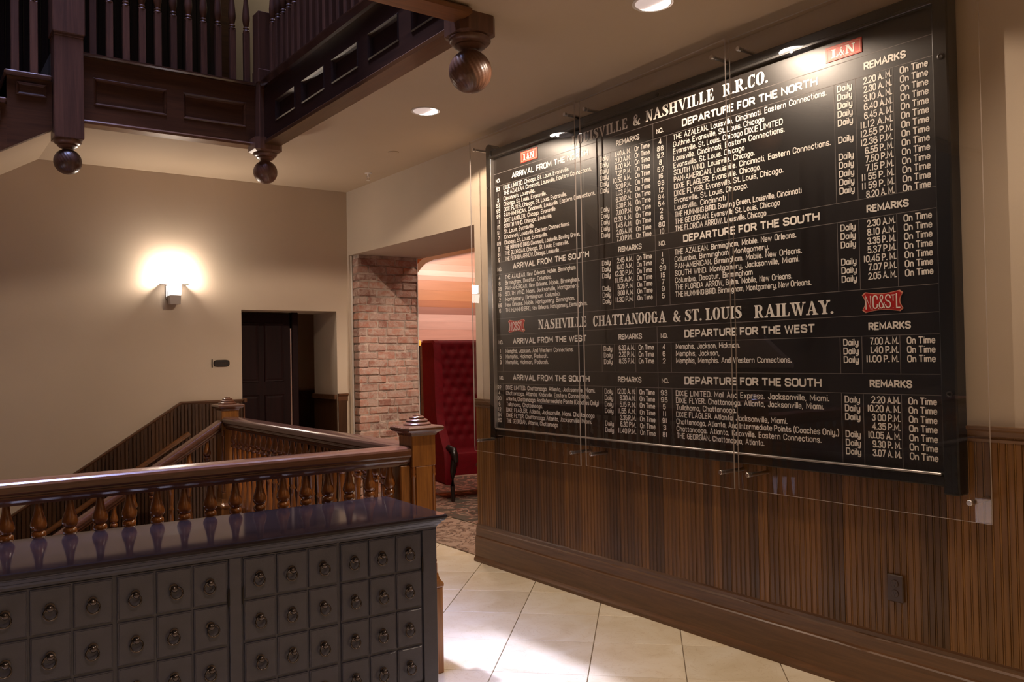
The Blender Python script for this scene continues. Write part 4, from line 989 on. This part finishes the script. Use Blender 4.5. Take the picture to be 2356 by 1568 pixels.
def emblem_nc(y0, y1, z0, z1):
    w_ = y0 - y1; h_ = z1 - z0
    def outline(k):
        c = [(.00, .13), (.10, .0)]; pts = []
        for t in range(0, 11): u = t / 10; pts.append((.08 + .84 * u, 0.11 * math.sin(PI * u)))
        for t in range(0, 9): u = t / 8; pts.append((1.0 - .075 * math.sin(PI * u) if True else 0, .13 + .74 * u))
        for t in range(0, 11): u = t / 10; pts.append((.92 - .84 * u, 1 - 0.11 * math.sin(PI * u)))
        for t in range(0, 9): u = t / 8; pts.append((.075 * math.sin(PI * u), .87 - .74 * u))
        return [(.5 + (x - .5) * k[0], .5 + (y - .5) * k[1]) for x, y in pts]
    def plate(k, x0, x1):
        o_ = outline(k); n_ = len(o_); b = MB()
        b.add([(x0, -px * w_, py * h_) for px, py in o_] + [(x1, -px * w_, py * h_) for px, py in o_], [tuple(range(n_)), tuple(range(2 * n_ - 1, n_ - 1, -1))] + [(i, (i + 1) % n_, n_ + (i + 1) % n_, n_ + i) for i in range(n_)])
        return b
    e = plate((1, 1), .001, .004).obj('emblem', m_pinkline, brd, loc=L_(BX - .003, y0, z0), label='red shield-shaped railroad emblem with pink outline')
    plate((.945, .91), 0, .002).obj('emblem_field', m_red, e)
    def tx(s, u, wd, v, hh, w2=.0052):
        b = text_mesh(s, wd * w_, hh * h_, w2, seg=4); b.obj('emblem_lettering', m_text, e, loc=(-.0008, -u * w_, v * h_))
    tx('N', .09, .145, .15, .68); tx('C', .27, .13, .17, .66); tx('&', .42, .15, .17, .66, .0045); tx('S', .575, .145, .17, .66); tx('T', .72, .10, .48, .32, .0040); tx('L', .835, .11, .15, .72)
    for u in (.245, .405, .755): tx('.', u, .02, .15, .05, .004)
emblem_nc(4.693, 4.503, 1.659, 1.748); emblem_nc(2.058, 1.872, 1.659, 1.749)

# ------------------------------------------------------------------ acrylic sheets with standoffs
GX = 3.314
for (tilt, y0, y1, lab) in ((-.013, 3.850, 5.022, 'clear acrylic sheet over the left third of the timetable board'), (-.046, 2.686, 3.842, 'clear acrylic sheet over the middle third of the timetable board'), (.008, 1.505, 2.678, 'clear acrylic sheet over the right third of the timetable board')):
    t = thing('acrylic_sheet', (3.45, y0, .833), lab, 'acrylic sheet', 'acrylic sheets over the timetable board')
    hw = (y1 - y0) / 2; b = MB(); b.box((0, -hw, 0), (.008, hw, 2.205)); pane = b.obj('pane', m_glass, t, loc=(GX - 3.45, hw, 0), rot=(0, 0, tilt))
    pane.data.materials.append(m_glass_edge)
    for p in pane.data.polygons:
        if abs(p.normal.x) < .5: p.material_index = 1
    for yy in (.072, y1 - y0 - .068):
        for zz in (.075, 2.135):
            so = MB(); mt_ = frame_mtx((0, yy, zz), (0, 1, 0), (-1, 0, 0))
            L0 = .136 - (-math.sin(tilt)) * (yy - hw)
            so.lathe([(.0095, 0), (.0095, L0 - .009)], n=16, mtx=mt_); so.lathe([(.0115, L0 + .001), (.0115, L0 + .018), (.0095, L0 + .020), (0, L0 + .020)], n=18, mtx=mt_)
            so.obj('standoff', m_steel, t, 40)

# ------------------------------------------------------------------ electrical outlet
t = thing('wall_outlet', (3.452, 1.966, .476), 'brown duplex outlet plate on the beadboard panelling', 'outlet')
b = MB(); b.cbox((-.010, -.036, -.058), (0, .036, .058), .004); b.obj('plate', m_outlet, t)
for s_ in (-1, 1):
    b = MB(); b.lathe([(.0165, 0), (.0165, .003), (.015, .004), (0, .004)], n=20, mtx=frame_mtx((-.010, 0, s_ * .021), (0, 1, 0), (-1, 0, 0)))
    rc = b.obj('receptacle', m_outlet, t)
    for (yy, zz) in ((-.006, .004), (.006, .004), (0, -.008)):
        b = MB(); b.box((-.0148, yy - .0012, s_ * .021 + zz - .004), (-.0135, yy + .0012, s_ * .021 + zz + .004)); b.obj('slot', m_black, rc)

# ------------------------------------------------------------------ apothecary drawer cabinet
ca = math.radians(-2.3)
cab = thing('drawer_cabinet', (1.74, 2.93, 0), 'charcoal painted apothecary cabinet with many small square drawers and ring pulls', 'cabinet', rot=(0, 0, ca))
W_ = 1.555; DEP = .50
b = MB(); b.cbox((-W_, 0, .03), (0, DEP, .838), .003); b.cbox((-W_ - .01, -.012, 0), (.01, DEP, .075), .004)
b.obj('body', m_cab, cab)
# face frame pieces (the doors sit slightly back in openings)
fr = MB()
banks = [(-.0665, -.4125, -.768), (-.8195, -1.1775, -1.540)]
fr.cbox((-.062, -.012, .075), (0, .002, .815), .002); fr.cbox((-.8155, -.012, .075), (-.773, .002, .815), .002); fr.cbox((-W_, -.012, .075), (-1.5425, .002, .815), .002); fr.cbox((-W_, -.012, .815), (0, .002, .838), .002)
fr.obj('face_frame', m_cab, cab)
# moulded top
def rectring(ex, z): return [(-W_ - ex, -.012 - ex, z), (ex, -.012 - ex, z), (ex, DEP, z), (-W_ - ex, DEP, z)]
b = MB(); b.loft([rectring(e_, z_) for (e_, z_) in ((.002, .824), (.006, .832), (.012, .836), (.018, .846), (.026, .850), (.028, .855))]); b.obj('cornice', m_cab, cab)
def topring(ex, z, r=.018):
    x0, x1, y0, y1 = -W_ - ex, ex, -.012 - ex, DEP + .015
    pts = []
    for (cx, cy, a0) in ((x0 + r, y0 + r, 180), (x1 - r, y0 + r, 270), (x1 - r, y1 - r, 0), (x0 + r, y1 - r, 90)):
        for k in range(5): a_ = math.radians(a0 + 22.5 * k); pts.append((cx + r * math.cos(a_), cy + r * math.sin(a_), z))
    return pts
b = MB(); b.loft([topring(e_, z_) for (e_, z_) in ((.028, .853), (.036, .857), (.039, .864), (.036, .871), (.030, .874))]); b.obj('top', m_cabtop, cab, None, label='dark glossy cabinet top')
# ring pull meshes
def pull_mesh(tilt):
    b = MB()
    mt_ = frame_mtx((0, -.001, 0), (1, 0, 0), (0, -1, 0))
    b.lathe([(.0150, 0), (.0145, .0020), (.009, .003), (.007, .010), (.0105, .013), (.0108, .018), (.007, .022), (0, .023)], n=14, mtx=mt_)
    R_ = .0190; pts = []
    for k in range(20):
        a_ = 2 * PI * k / 20
        px = R_ * math.sin(a_); pz = -R_ * .92 + R_ * math.cos(a_)
        pts.append((px * math.cos(tilt) - pz * math.sin(tilt) * .0 + math.sin(tilt) * -pz * 0.9, -.012 - .006 * (1 - math.cos(a_)) / 2, pz * math.cos(tilt) + px * math.sin(tilt)))
    b.tube(pts, .0034, 8, closed=True)
    return b.mesh('ring_pull', m_pull, 50)
pulls = [pull_mesh(t_) for t_ in (-.25, 0, .2, .45)]
pw = [.75, .15, .07, .03]
rows_z = [.811 - .147 * k for k in range(6)]
for bi, (xa_, xm, xb_) in enumerate(banks):
    for (d0, d1) in ((xm + .004 if bi else xm + .0045, xa_), (xb_, xm - .0035)):
        door = MB(); door.box((d0 + .002, -.004, .078), (d1 - .002, .002, .811)); dr = door.obj('door', m_cab, cab)
        wdr = (d1 - d0) / 3
        for c in range(3):
            for r in range(5):
                x0 = d0 + wdr * c; x1 = x0 + wdr; z1 = rows_z[r]; z0 = rows_z[r + 1]
                b = MB()
                mz = .0045; mx_ = .0035
                rings = []
                for (ins, y_) in ((0, -.004), (0, -.0095), (.0015, -.0110), (.0035, -.0110), (.0045, -.0125)):
                    rings.append([(x0 + mx_ + ins, y_, z0 + mz + ins), (x1 - mx_ - ins, y_, z0 + mz + ins), (x1 - mx_ - ins, y_, z1 - mz - ins), (x0 + mx_ + ins, y_, z1 - mz - ins)])
                b.loft(rings)
                b.obj('drawer_front', m_cab, dr)
                pm_ = random.choices(pulls, (.62, .2, .12, .06))[0]
                o = ob('ring_pull', pm_, dr, ((x0 + x1) / 2 - .002, -.0125, z0 + .081 + random.uniform(-.0015, .0015)))
        # hinges
    for xh in (xa_ + .001, xb_ - .001):
        for zh in (.68, .20):
            b = MB(); b.lathe([(.0035, -.028), (.0035, .028), (.0022, .033)], (xh, -.014, zh), 10); b.obj('hinge', m_sign, cab, 40)

# ------------------------------------------------------------------ wall sconce
sc = thing('wall_sconce', (1.868, BY, 2.10), 'glowing frosted glass wall sconce on the back wall', 'wall lamp')
b = MB(); b.cbox((-.055, -.012, -.07), (-.035, 0.0, .04), .002); b.cbox((-.045, -.02, -.085), (.045, 0, .02), .003); b.obj('back_plate', m_steel, sc)
b = MB(); b.cbox((-.108, -.115, .045), (.108, -.002, .051), .001); b.obj('glass_shelf', m_glass_edge, sc)
b = MB(); b.loft([[(x_ * s_, -.07 + y_ * s_, z_) for (x_, y_) in ((-.050, -.045), (.050, -.045), (.050, .045), (-.050, .045))] for (s_, z_) in ((.86, -.045), (.93, .0), (1.0, .050))]); b.obj('shade', m_frost, sc)
b = MB(); b.loft([[(x_ * s_, -.07 + y_ * s_, z_) for (x_, y_) in ((-.040, -.035), (.040, -.035), (.040, .035), (-.040, .035))] for (s_, z_) in ((.95, .056), (1.0, .14))]); b.obj('lamp_glass', m_bulb, sc)
b = MB(); b.loft([[(x_ * s_, -.07 + y_ * s_, z_) for (x_, y_) in ((-.050, -.045), (.050, -.045), (.050, .045), (-.050, .045))] for (s_, z_) in ((.80, -.118), (.86, -.045))]); b.obj('lower_glass', m_glass_edge, sc)

# ------------------------------------------------------------------ recessed ceiling lights
def downlight(x, y, power, label, aim=None, visible=True):
    t = thing('recessed_ceiling_light', (x, y, CZ), label, 'ceiling light', 'recessed ceiling lights')
    b = MB(); b.lathe([(.088, -.002), (.094, -.004), (.094, 0), (.080, .0), (.080, -.003), (.088, -.002)], n=40, caps=False); b.obj('trim_ring', m_white, t, 40)
    # bowl of the can (lamp light on it put in as emission): a white dish with a bright lens on the wall side
    b = MB(); b.lathe([(.081, -.0015), (.0, -.0015)], n=40, caps=False); b.obj('baffle', m_baffle, t)
    b = MB(); n_ = 18
    pts = [(.079 * math.cos(a_), .079 * math.sin(a_)) for a_ in [math.radians(-100 + 190 * k / n_) for k in range(n_ + 1)]]
    inner = [(.050 * math.cos(a_) - .020, .050 * math.sin(a_) + .0) for a_ in [math.radians(90 - 190 * k / n_) for k in range(n_ + 1)]]
    b.add([(px, py, -.004) for px, py in pts] + [(.018 + .012 * math.sin(PI * k / n_), py, -.004) for k, (px, py) in enumerate(pts)], [(k, k + 1, n_ + 2 + k, n_ + 1 + k) for k in range(n_)]); b.obj('lens', m_lampdisc, t)
    rot = (0, 0, 0)
    if aim is not None:
        d = (Vector(aim) - Vector((x, y, CZ - .02))).normalized(); rot = d.to_track_quat('-Z', 'Y').to_euler()
    light('ceiling_spot', 'SPOT', (x + .03, y, CZ - .012), power, WARM2, rot, spot_size=math.radians(153), spot_blend=.12, shadow_soft_size=.007)
    return t
downlight(2.757, 4.675, 100, 'round recessed ceiling light left of the timetable board, seen whole')
downlight(2.775, 2.668, 84, 'round recessed ceiling light cut off by the top of the picture')
light('ceiling_spot', 'SPOT', (2.76, .66, CZ - .03), 55, WARM2, (0, math.radians(-12), 0), spot_size=math.radians(125), spot_blend=.8, shadow_soft_size=.05)  # unseen; ceiling row carried on behind the camera, added for ambient fill
light('ceiling_spot', 'SPOT', (2.76, -1.35, CZ - .03), 70, WARM2, (0, math.radians(-12), 0), spot_size=math.radians(125), spot_blend=.8, shadow_soft_size=.05)  # unseen ambient fill, end of the continued row
light('ceiling_spot', 'SPOT', (0.4, .3, CZ - .03), 150, WARM2, (0, 0, 0), spot_size=math.radians(130), spot_blend=.8, shadow_soft_size=.06)  # added unseen fill for the cabinet front and back wall, no fitting
light('ceiling_spot', 'SPOT', (0.4, -1.8, CZ - .03), 130, WARM2, (0, 0, 0), spot_size=math.radians(130), spot_blend=.8, shadow_soft_size=.06)  # second added fill spot out of view, no fitting

# sprinkler and smoke detector
t = thing('fire_sprinkler', (3.267, 6.518, CZ), 'small white fire sprinkler hanging from the ceiling', 'sprinkler')
b = MB(); b.lathe([(.030, 0), (.030, -.004), (.010, -.008), (.008, -.03), (.012, -.034), (0, -.036)], n=18); b.obj('body', m_white, t, 40)
b = MB(); b.tube([(-.012, 0, -.03), (-.014, 0, -.05), (0, 0, -.062), (.014, 0, -.05), (.012, 0, -.03)], .0025, 6); b.lathe([(0, -.061), (.016, -.062), (.016, -.065), (0, -.066)], n=14); b.obj('deflector', m_white, t, 40)
t = thing('ceiling_cover_plate', (3.101, 5.753, CZ), 'small round beige cover disc set in the ceiling', 'cover plate')
b = MB(); b.lathe([(0, -.006), (.035, -.006), (.042, -.003), (.042, 0)], n=24); b.obj('disc', m_ceil, t, 40)

# door sign
t = thing('door_sign', (2.271, BY, 1.482), 'small dark oval-ended sign on the wall left of the doorway', 'sign')
b = MB(); w_, h_ = .068, .030; ring = []
for k in range(24):
    a_ = 2 * PI * k / 24; cx = math.copysign(abs(math.cos(a_)) ** .45, math.cos(a_)); cz = math.copysign(abs(math.sin(a_)) ** .6, math.sin(a_)); ring.append((cx, cz))
b.loft([[(x_ * w_ * s_, y_, z_ * h_ * s_) for (x_, z_) in ring] for (s_, y_) in ((1, 0), (1, -.008), (.94, -.012), (.90, -.010))]); b.obj('plaque', m_sign, t)
b = MB(); b.cbox((-.084, -.012, -.036), (-.078, 0, .036), .001); b.obj('edge_bar', m_sign, t)
b = MB()
for k, dx in enumerate((-.048, -.038, -.029, -.020, -.011, .004, .013, .022, .031, .041)):
    b.box((dx, -.0122, -.008), (dx + (.0045 if k % 3 else .002), -.0102, .008)); 
    if k % 2: b.box((dx, -.0122, .005), (dx + .006, -.0102, .008))
b.obj('faint_lettering', m_outlet, t)

# ------------------------------------------------------------------ doorway: dark door, corridor pictures
dr = struct('door_1', MB().cbox((2.455, 7.70, 0), (3.013, 7.745, 1.94), .003), m_doorwood)
for (x0, x1, z0, z1) in ((2.52, 2.71, 1.30, 1.85), (2.76, 2.95, 1.30, 1.85), (2.52, 2.71, .25, 1.18), (2.76, 2.95, .25, 1.18)):
    b = MB(); b.loft([[(x0 + e_, y_, z0 + e_), (x1 - e_, y_, z0 + e_), (x1 - e_, y_, z1 - e_), (x0 + e_, y_, z1 - e_)] for (e_, y_) in ((0, 7.70), (.004, 7.693), (.014, 7.697), (.03, 7.694))]); b.obj('panel', m_doorwood, dr)
b = MB(); b.box((3.014, 7.70, 0), (3.026, 7.74, 1.80)); struct('trim_14', b, m_steel)
b = MB(); b.cbox((3.03, 7.69, 0), (3.09, 7.78, 1.951), .004); struct('trim_15', b, m_doorwood)
for (y, z, w2, h2, lab) in ((8.75, 1.98, .22, .30, 'large dark framed picture on the corridor wall'), (8.35, 1.52, .10, .14, 'small dark framed picture on the corridor wall')):
    t = thing('picture_frame', (3.95, y, z), lab, 'picture')
    b = MB()
    for (a0, a1, c0_, c1_) in ((-w2, w2, -h2, -h2 + .04), (-w2, w2, h2 - .04, h2), (-w2, -w2 + .04, -h2, h2), (w2 - .04, w2, -h2, h2)): b.cbox((-.03, a0, c0_), (0, a1, c1_), .004)
    b.obj('frame', m_black, t)
    b = MB(); b.box((-.012, -w2 + .03, -h2 + .03), (0, w2 - .03, h2 - .03)); b.obj('print', m_upwall, t)

# ------------------------------------------------------------------ lounge beyond the opening
struct('wall_lounge', MB().box((4.0, 10.4, -.1), (8.2, 10.5, 4)).box((8.1, 4.5, -.1), (8.2, 10.5, 4)).box((4.0, 7.93, -.1), (4.07, 10.5, 4)).box((4.0, 4.5, -.1), (8.2, 4.6, 4)), m_orange)
struct('ceiling_lounge', MB().box((4.0, 4.5, 3.3), (8.2, 10.5, 3.4)), m_ceil)
# curved booth wall made of horizontal planks
booth = struct('wall_booth', MB().box((5.30, 9.623, 0), (7.4, 9.70, 2.54)).box((5.42, 9.623, 2.54), (7.4, 9.70, 2.66)).box((5.49, 9.623, 2.66), (7.4, 9.70, 2.75)).box((5.63, 9.623, 2.75), (7.4, 9.70, 3.2)), m_upbeam)
pk = [(1.70, 1.866, (.62, .36, .27)), (1.870, 1.965, (.66, .42, .33)), (1.969, 2.066, (.68, .45, .36)), (2.070, 2.163, (.34, .17, .12)), (2.167, 2.251, (.42, .18, .085)), (2.255, 2.385, (.50, .24, .11)), (2.389, 2.516, (.54, .27, .14)), (2.520, 2.578, (.66, .40, .28)), (2.582, 2.650, (.78, .60, .47)), (2.654, 2.738, (.66, .42, .30)), (2.742, 2.830, (.66, .40, .27)), (2.834, 3.0, (.64, .38, .26))]
for (z0, z1, c) in pk:
    mm = wood('booth_plank_%d' % int(z0 * 1000), [v * .82 for v in c], c, axis=0, rough=.4, coat=.1, scale=3, var=.02)
    MB().cbox((5.30 if z1 < 2.54 else 5.37 if z1 < 2.60 else 5.41 if z1 < 2.66 else 5.47 if z1 < 2.75 else 5.60 if z1 < 2.84 else 5.9, 9.590, z0 - .0018), (7.3, 9.622, z1 + .0018), .0008).obj('plank', mm, booth)
# arched timber in front
arc = [(5.16, 0.0), (5.16, 1.9), (5.22, 2.22), (5.33, 2.516), (5.378, 2.674), (5.437, 2.744), (5.50, 2.792), (5.627, 2.833), (5.927, 2.896), (6.9, 3.13)]
inn = [(5.26, 0.0), (5.26, 1.9), (5.29, 2.25), (5.345, 2.45), (5.40, 2.59), (5.465, 2.665), (5.53, 2.722), (5.645, 2.772), (5.926, 2.839), (6.9, 3.055)]
b = MB(); n_ = len(arc)
b.add([(x, 9.42, z) for x, z in arc] + [(x, 9.42, z) for x, z in inn] + [(x, 9.58, z) for x, z in arc] + [(x, 9.58, z) for x, z in inn],
      [(i, i + 1, n_ + i + 1, n_ + i) for i in range(n_ - 1)] + [(n_ + i, n_ + i + 1, 3 * n_ + i + 1, 3 * n_ + i) for i in range(n_ - 1)] + [(i, 2 * n_ + i, 2 * n_ + i + 1, i + 1) for i in range(n_ - 1)])
struct('trim_16', b, m_archwood)
light('assumed_booth_light', 'AREA', (5.9, 8.1, 3.0), 50, (1.0, .75, .67), (math.radians(68), 0, 0), shape='RECTANGLE', size=1.6, size_y=.3)  # unseen lamp, assumed for the light on the booth planks
light('assumed_lounge_spot', 'SPOT', (5.0, 6.6, 3.2), 70, (1.0, .78, .62), (math.radians(14), 0, 0), spot_size=math.radians(120), spot_blend=.7, shadow_soft_size=.1)  # assumed lamp out of view, no fitting; lights the red chair and rug
light('lounge_glow', 'POINT', (5.2, 10.0, 2.7), 22, (1.0, .35, .10), shadow_soft_size=.1)  # added point light without a fitting, makes the orange wall glow
light('assumed_opening_spot', 'SPOT', (3.80, 5.95, 2.44), 62, (1.0, .80, .66), (math.radians(18), 0, 0), spot_size=math.radians(125), spot_blend=.9, shadow_soft_size=.05)  # assumed lamp under the header, no fitting; brightens the brick pier
# small orange bulb lamp on the lounge wall
t = thing('bulb_lamp', (5.168, 9.0, 1.675), 'small orange glowing lamp just left of the tall red chair', 'lamp')
b = MB(); b.lathe([(0, -.03), (.018, -.025), (.024, 0), (.016, .03), (0, .04)], n=14); b.obj('bulb', emit('amber_glow', (1.0, .30, .05), 1.1), t, 40)
b = MB(); b.lathe([(.03, -1.672), (.03, -1.65), (.008, -1.62), (.008, -.03), (.02, -.028)], n=12); b.obj('stand', m_black, t, 40)
# rugs
t = MB().cbox((-.31, -1.0, 0), (.31, 1.0, .008), .003).obj('rug', m_rug1, None, loc=(3.83, 6.15, .001)); t['label'] = 'tan runner rug with dark motifs in the wide opening'; t['category'] = 'rug'
t = MB().cbox((-1.5, -2.0, 0), (1.5, 2.0, .010), .003).obj('rug', m_rug2, None, loc=(5.67, 6.9, .001)); t['label'] = 'dark patterned lounge rug under the red chair'; t['category'] = 'rug'

# tall red tufted chair
ch = thing('lounge_chair', (4.60, 7.42, 0.018), 'tall red tufted velvet wing chair in the lounge beyond the opening', 'chair', rot=(0, 0, math.radians(-10)))
# local frame: front at y=0, back at y=.62, x from -.06 (left side) to .72
XW0, XW1 = -.05, .78
# tufted back
b = MB(); nx, nz = 44, 90; V = []
x0, x1, z0, z1 = XW0 + .085, XW1 - .085, .46, 1.665
tufts = []
row = 0; zz = .62
while zz < 1.62:
    off = 0 if row % 2 == 0 else .0625
    xx = x0 + .04 + off
    while xx < x1 - .02: tufts.append((xx, zz)); xx += .125
    zz += .105; row += 1
for j in range(nz + 1):
    for i in range(nx + 1):
        xx = x0 + (x1 - x0) * i / nx; zz = z0 + (z1 - z0) * j / nz
        d = min((xx - a_) ** 2 + ((zz - c_) * 1.0) ** 2 for a_, c_ in tufts)
        dep = .014 * math.exp(-d / .0009) + .008 * math.exp(-d / .004)
        edge = min(1, (z1 - zz) / .03); 
        V.append((xx, .48 + dep + (1 - math.sqrt(max(0, edge))) * .03 + (zz - .46) * .06, zz))
Fs = [(j * (nx + 1) + i, j * (nx + 1) + i + 1, (j + 1) * (nx + 1) + i + 1, (j + 1) * (nx + 1) + i) for j in range(nz) for i in range(nx)]
b.add(V, Fs); b.obj('tufted_back', m_velvet, ch, 80)
b = MB(); b.loft([[(XW0 + .02, y_, .30), (XW1 - .02, y_, .30), (XW1 - .02, y_ + .07, 1.67), (XW0 + .02, y_ + .07, 1.67)] for y_ in (.56, .62)]); b.obj('back_shell', m_velvet, ch)
# side wings: profile in y,z swept in x
wing = [(.60, .16), (.02, .16), (.0, .30), (.03, .50), (.10, .60), (.20, .74), (.245, .90), (.26, 1.10), (.27, 1.40), (.28, 1.58), (.30, 1.64), (.35, 1.667), (.66, 1.672)]
for (xa_, xb_) in ((XW0, XW0 + .09), (XW1 - .09, XW1)):
    b = MB(); e_ = .02
    def rg(x_, s_): return [(x_, .35 + (y_ - .35) * s_, .9 + (z_ - .9) * s_) for (y_, z_) in wing]
    b.loft([rg(xa_, .965), rg(xa_ + e_, 1), rg(xb_ - e_, 1), rg(xb_, .965)]); b.obj('wing', m_velvet, ch, 30)
b = MB()
b.loft([[(XW0 + .09 + e_, -.02 + e_ * .5, z_), (XW1 - .09 - e_, -.02 + e_ * .5, z_), (XW1 - .09 - e_, .52, z_), (XW0 + .09 + e_, .52, z_)] for (e_, z_) in ((0, .26), (-.0, .40), (-.0, .455), (.012, .478), (.04, .49))]); b.obj('seat', m_velvet, ch, 30)
for (s_, xc) in ((0, XW0 + .075), (1, XW1 - .075)):
    b = MB(); b.tube([(xc - .02, .06, .545), (xc + .01, -.02, .52), (xc + .015, -.045, .46), (xc + .02, -.05, .40)], [.030, .036, .036, .026], 10)
    b.tube([(xc + .01, -.03, .42), (xc + .005, -.01, .30), (xc + .0, .0, .15), (xc - .005, -.03, .0)], [.034, .032, .024, .018], 10); b.obj('arm_leg', m_black, ch, 50)
for xc in (XW0 + .06, XW1 - .06):
    b = MB(); b.tube([(xc, .56, .30), (xc, .60, .14), (xc, .66, 0)], [.026, .024, .018], 8); b.obj('leg', m_black, ch, 50)
# dark bentwood chair, mostly hidden by the wall
dc = thing('side_chair', (4.62, 6.60, 0.016), 'dark wooden side chair half hidden at the edge of the opening', 'chair', rot=(0, 0, math.radians(150)))
b = MB(); b.lathe([(0, .44), (.20, .44), (.205, .455), (.20, .47), (0, .475)], n=24); b.obj('seat', m_black, dc, 40)
for k in range(4):
    a_ = PI / 4 + k * PI / 2; b = MB(); b.tube([(.15 * math.cos(a_), .15 * math.sin(a_), .44), (.19 * math.cos(a_), .19 * math.sin(a_), .2), (.20 * math.cos(a_), .20 * math.sin(a_), 0)], [.014, .012, .012], 8); b.obj('leg', m_black, dc, 50)
b = MB(); b.loft([[(.16 * math.cos(t_) * s_, .19 + dy, .68 + .20 * math.sin(t_) * s_) for t_ in [2 * PI * k / 24 for k in range(24)]] for (s_, dy) in ((.92, 0), (1, .008), (1, .02), (.92, .03))]); b.obj('backrest', m_black, dc, 40)
b = MB(); b.tube([(.12, .17, .46), (.13, .20, .6)], .012, 8); b.tube([(-.12, .17, .46), (-.13, .20, .6)], .012, 8); b.obj('back_support', m_black, dc, 50)
print('tiles', cnt, 'objects', len(bpy.data.objects))
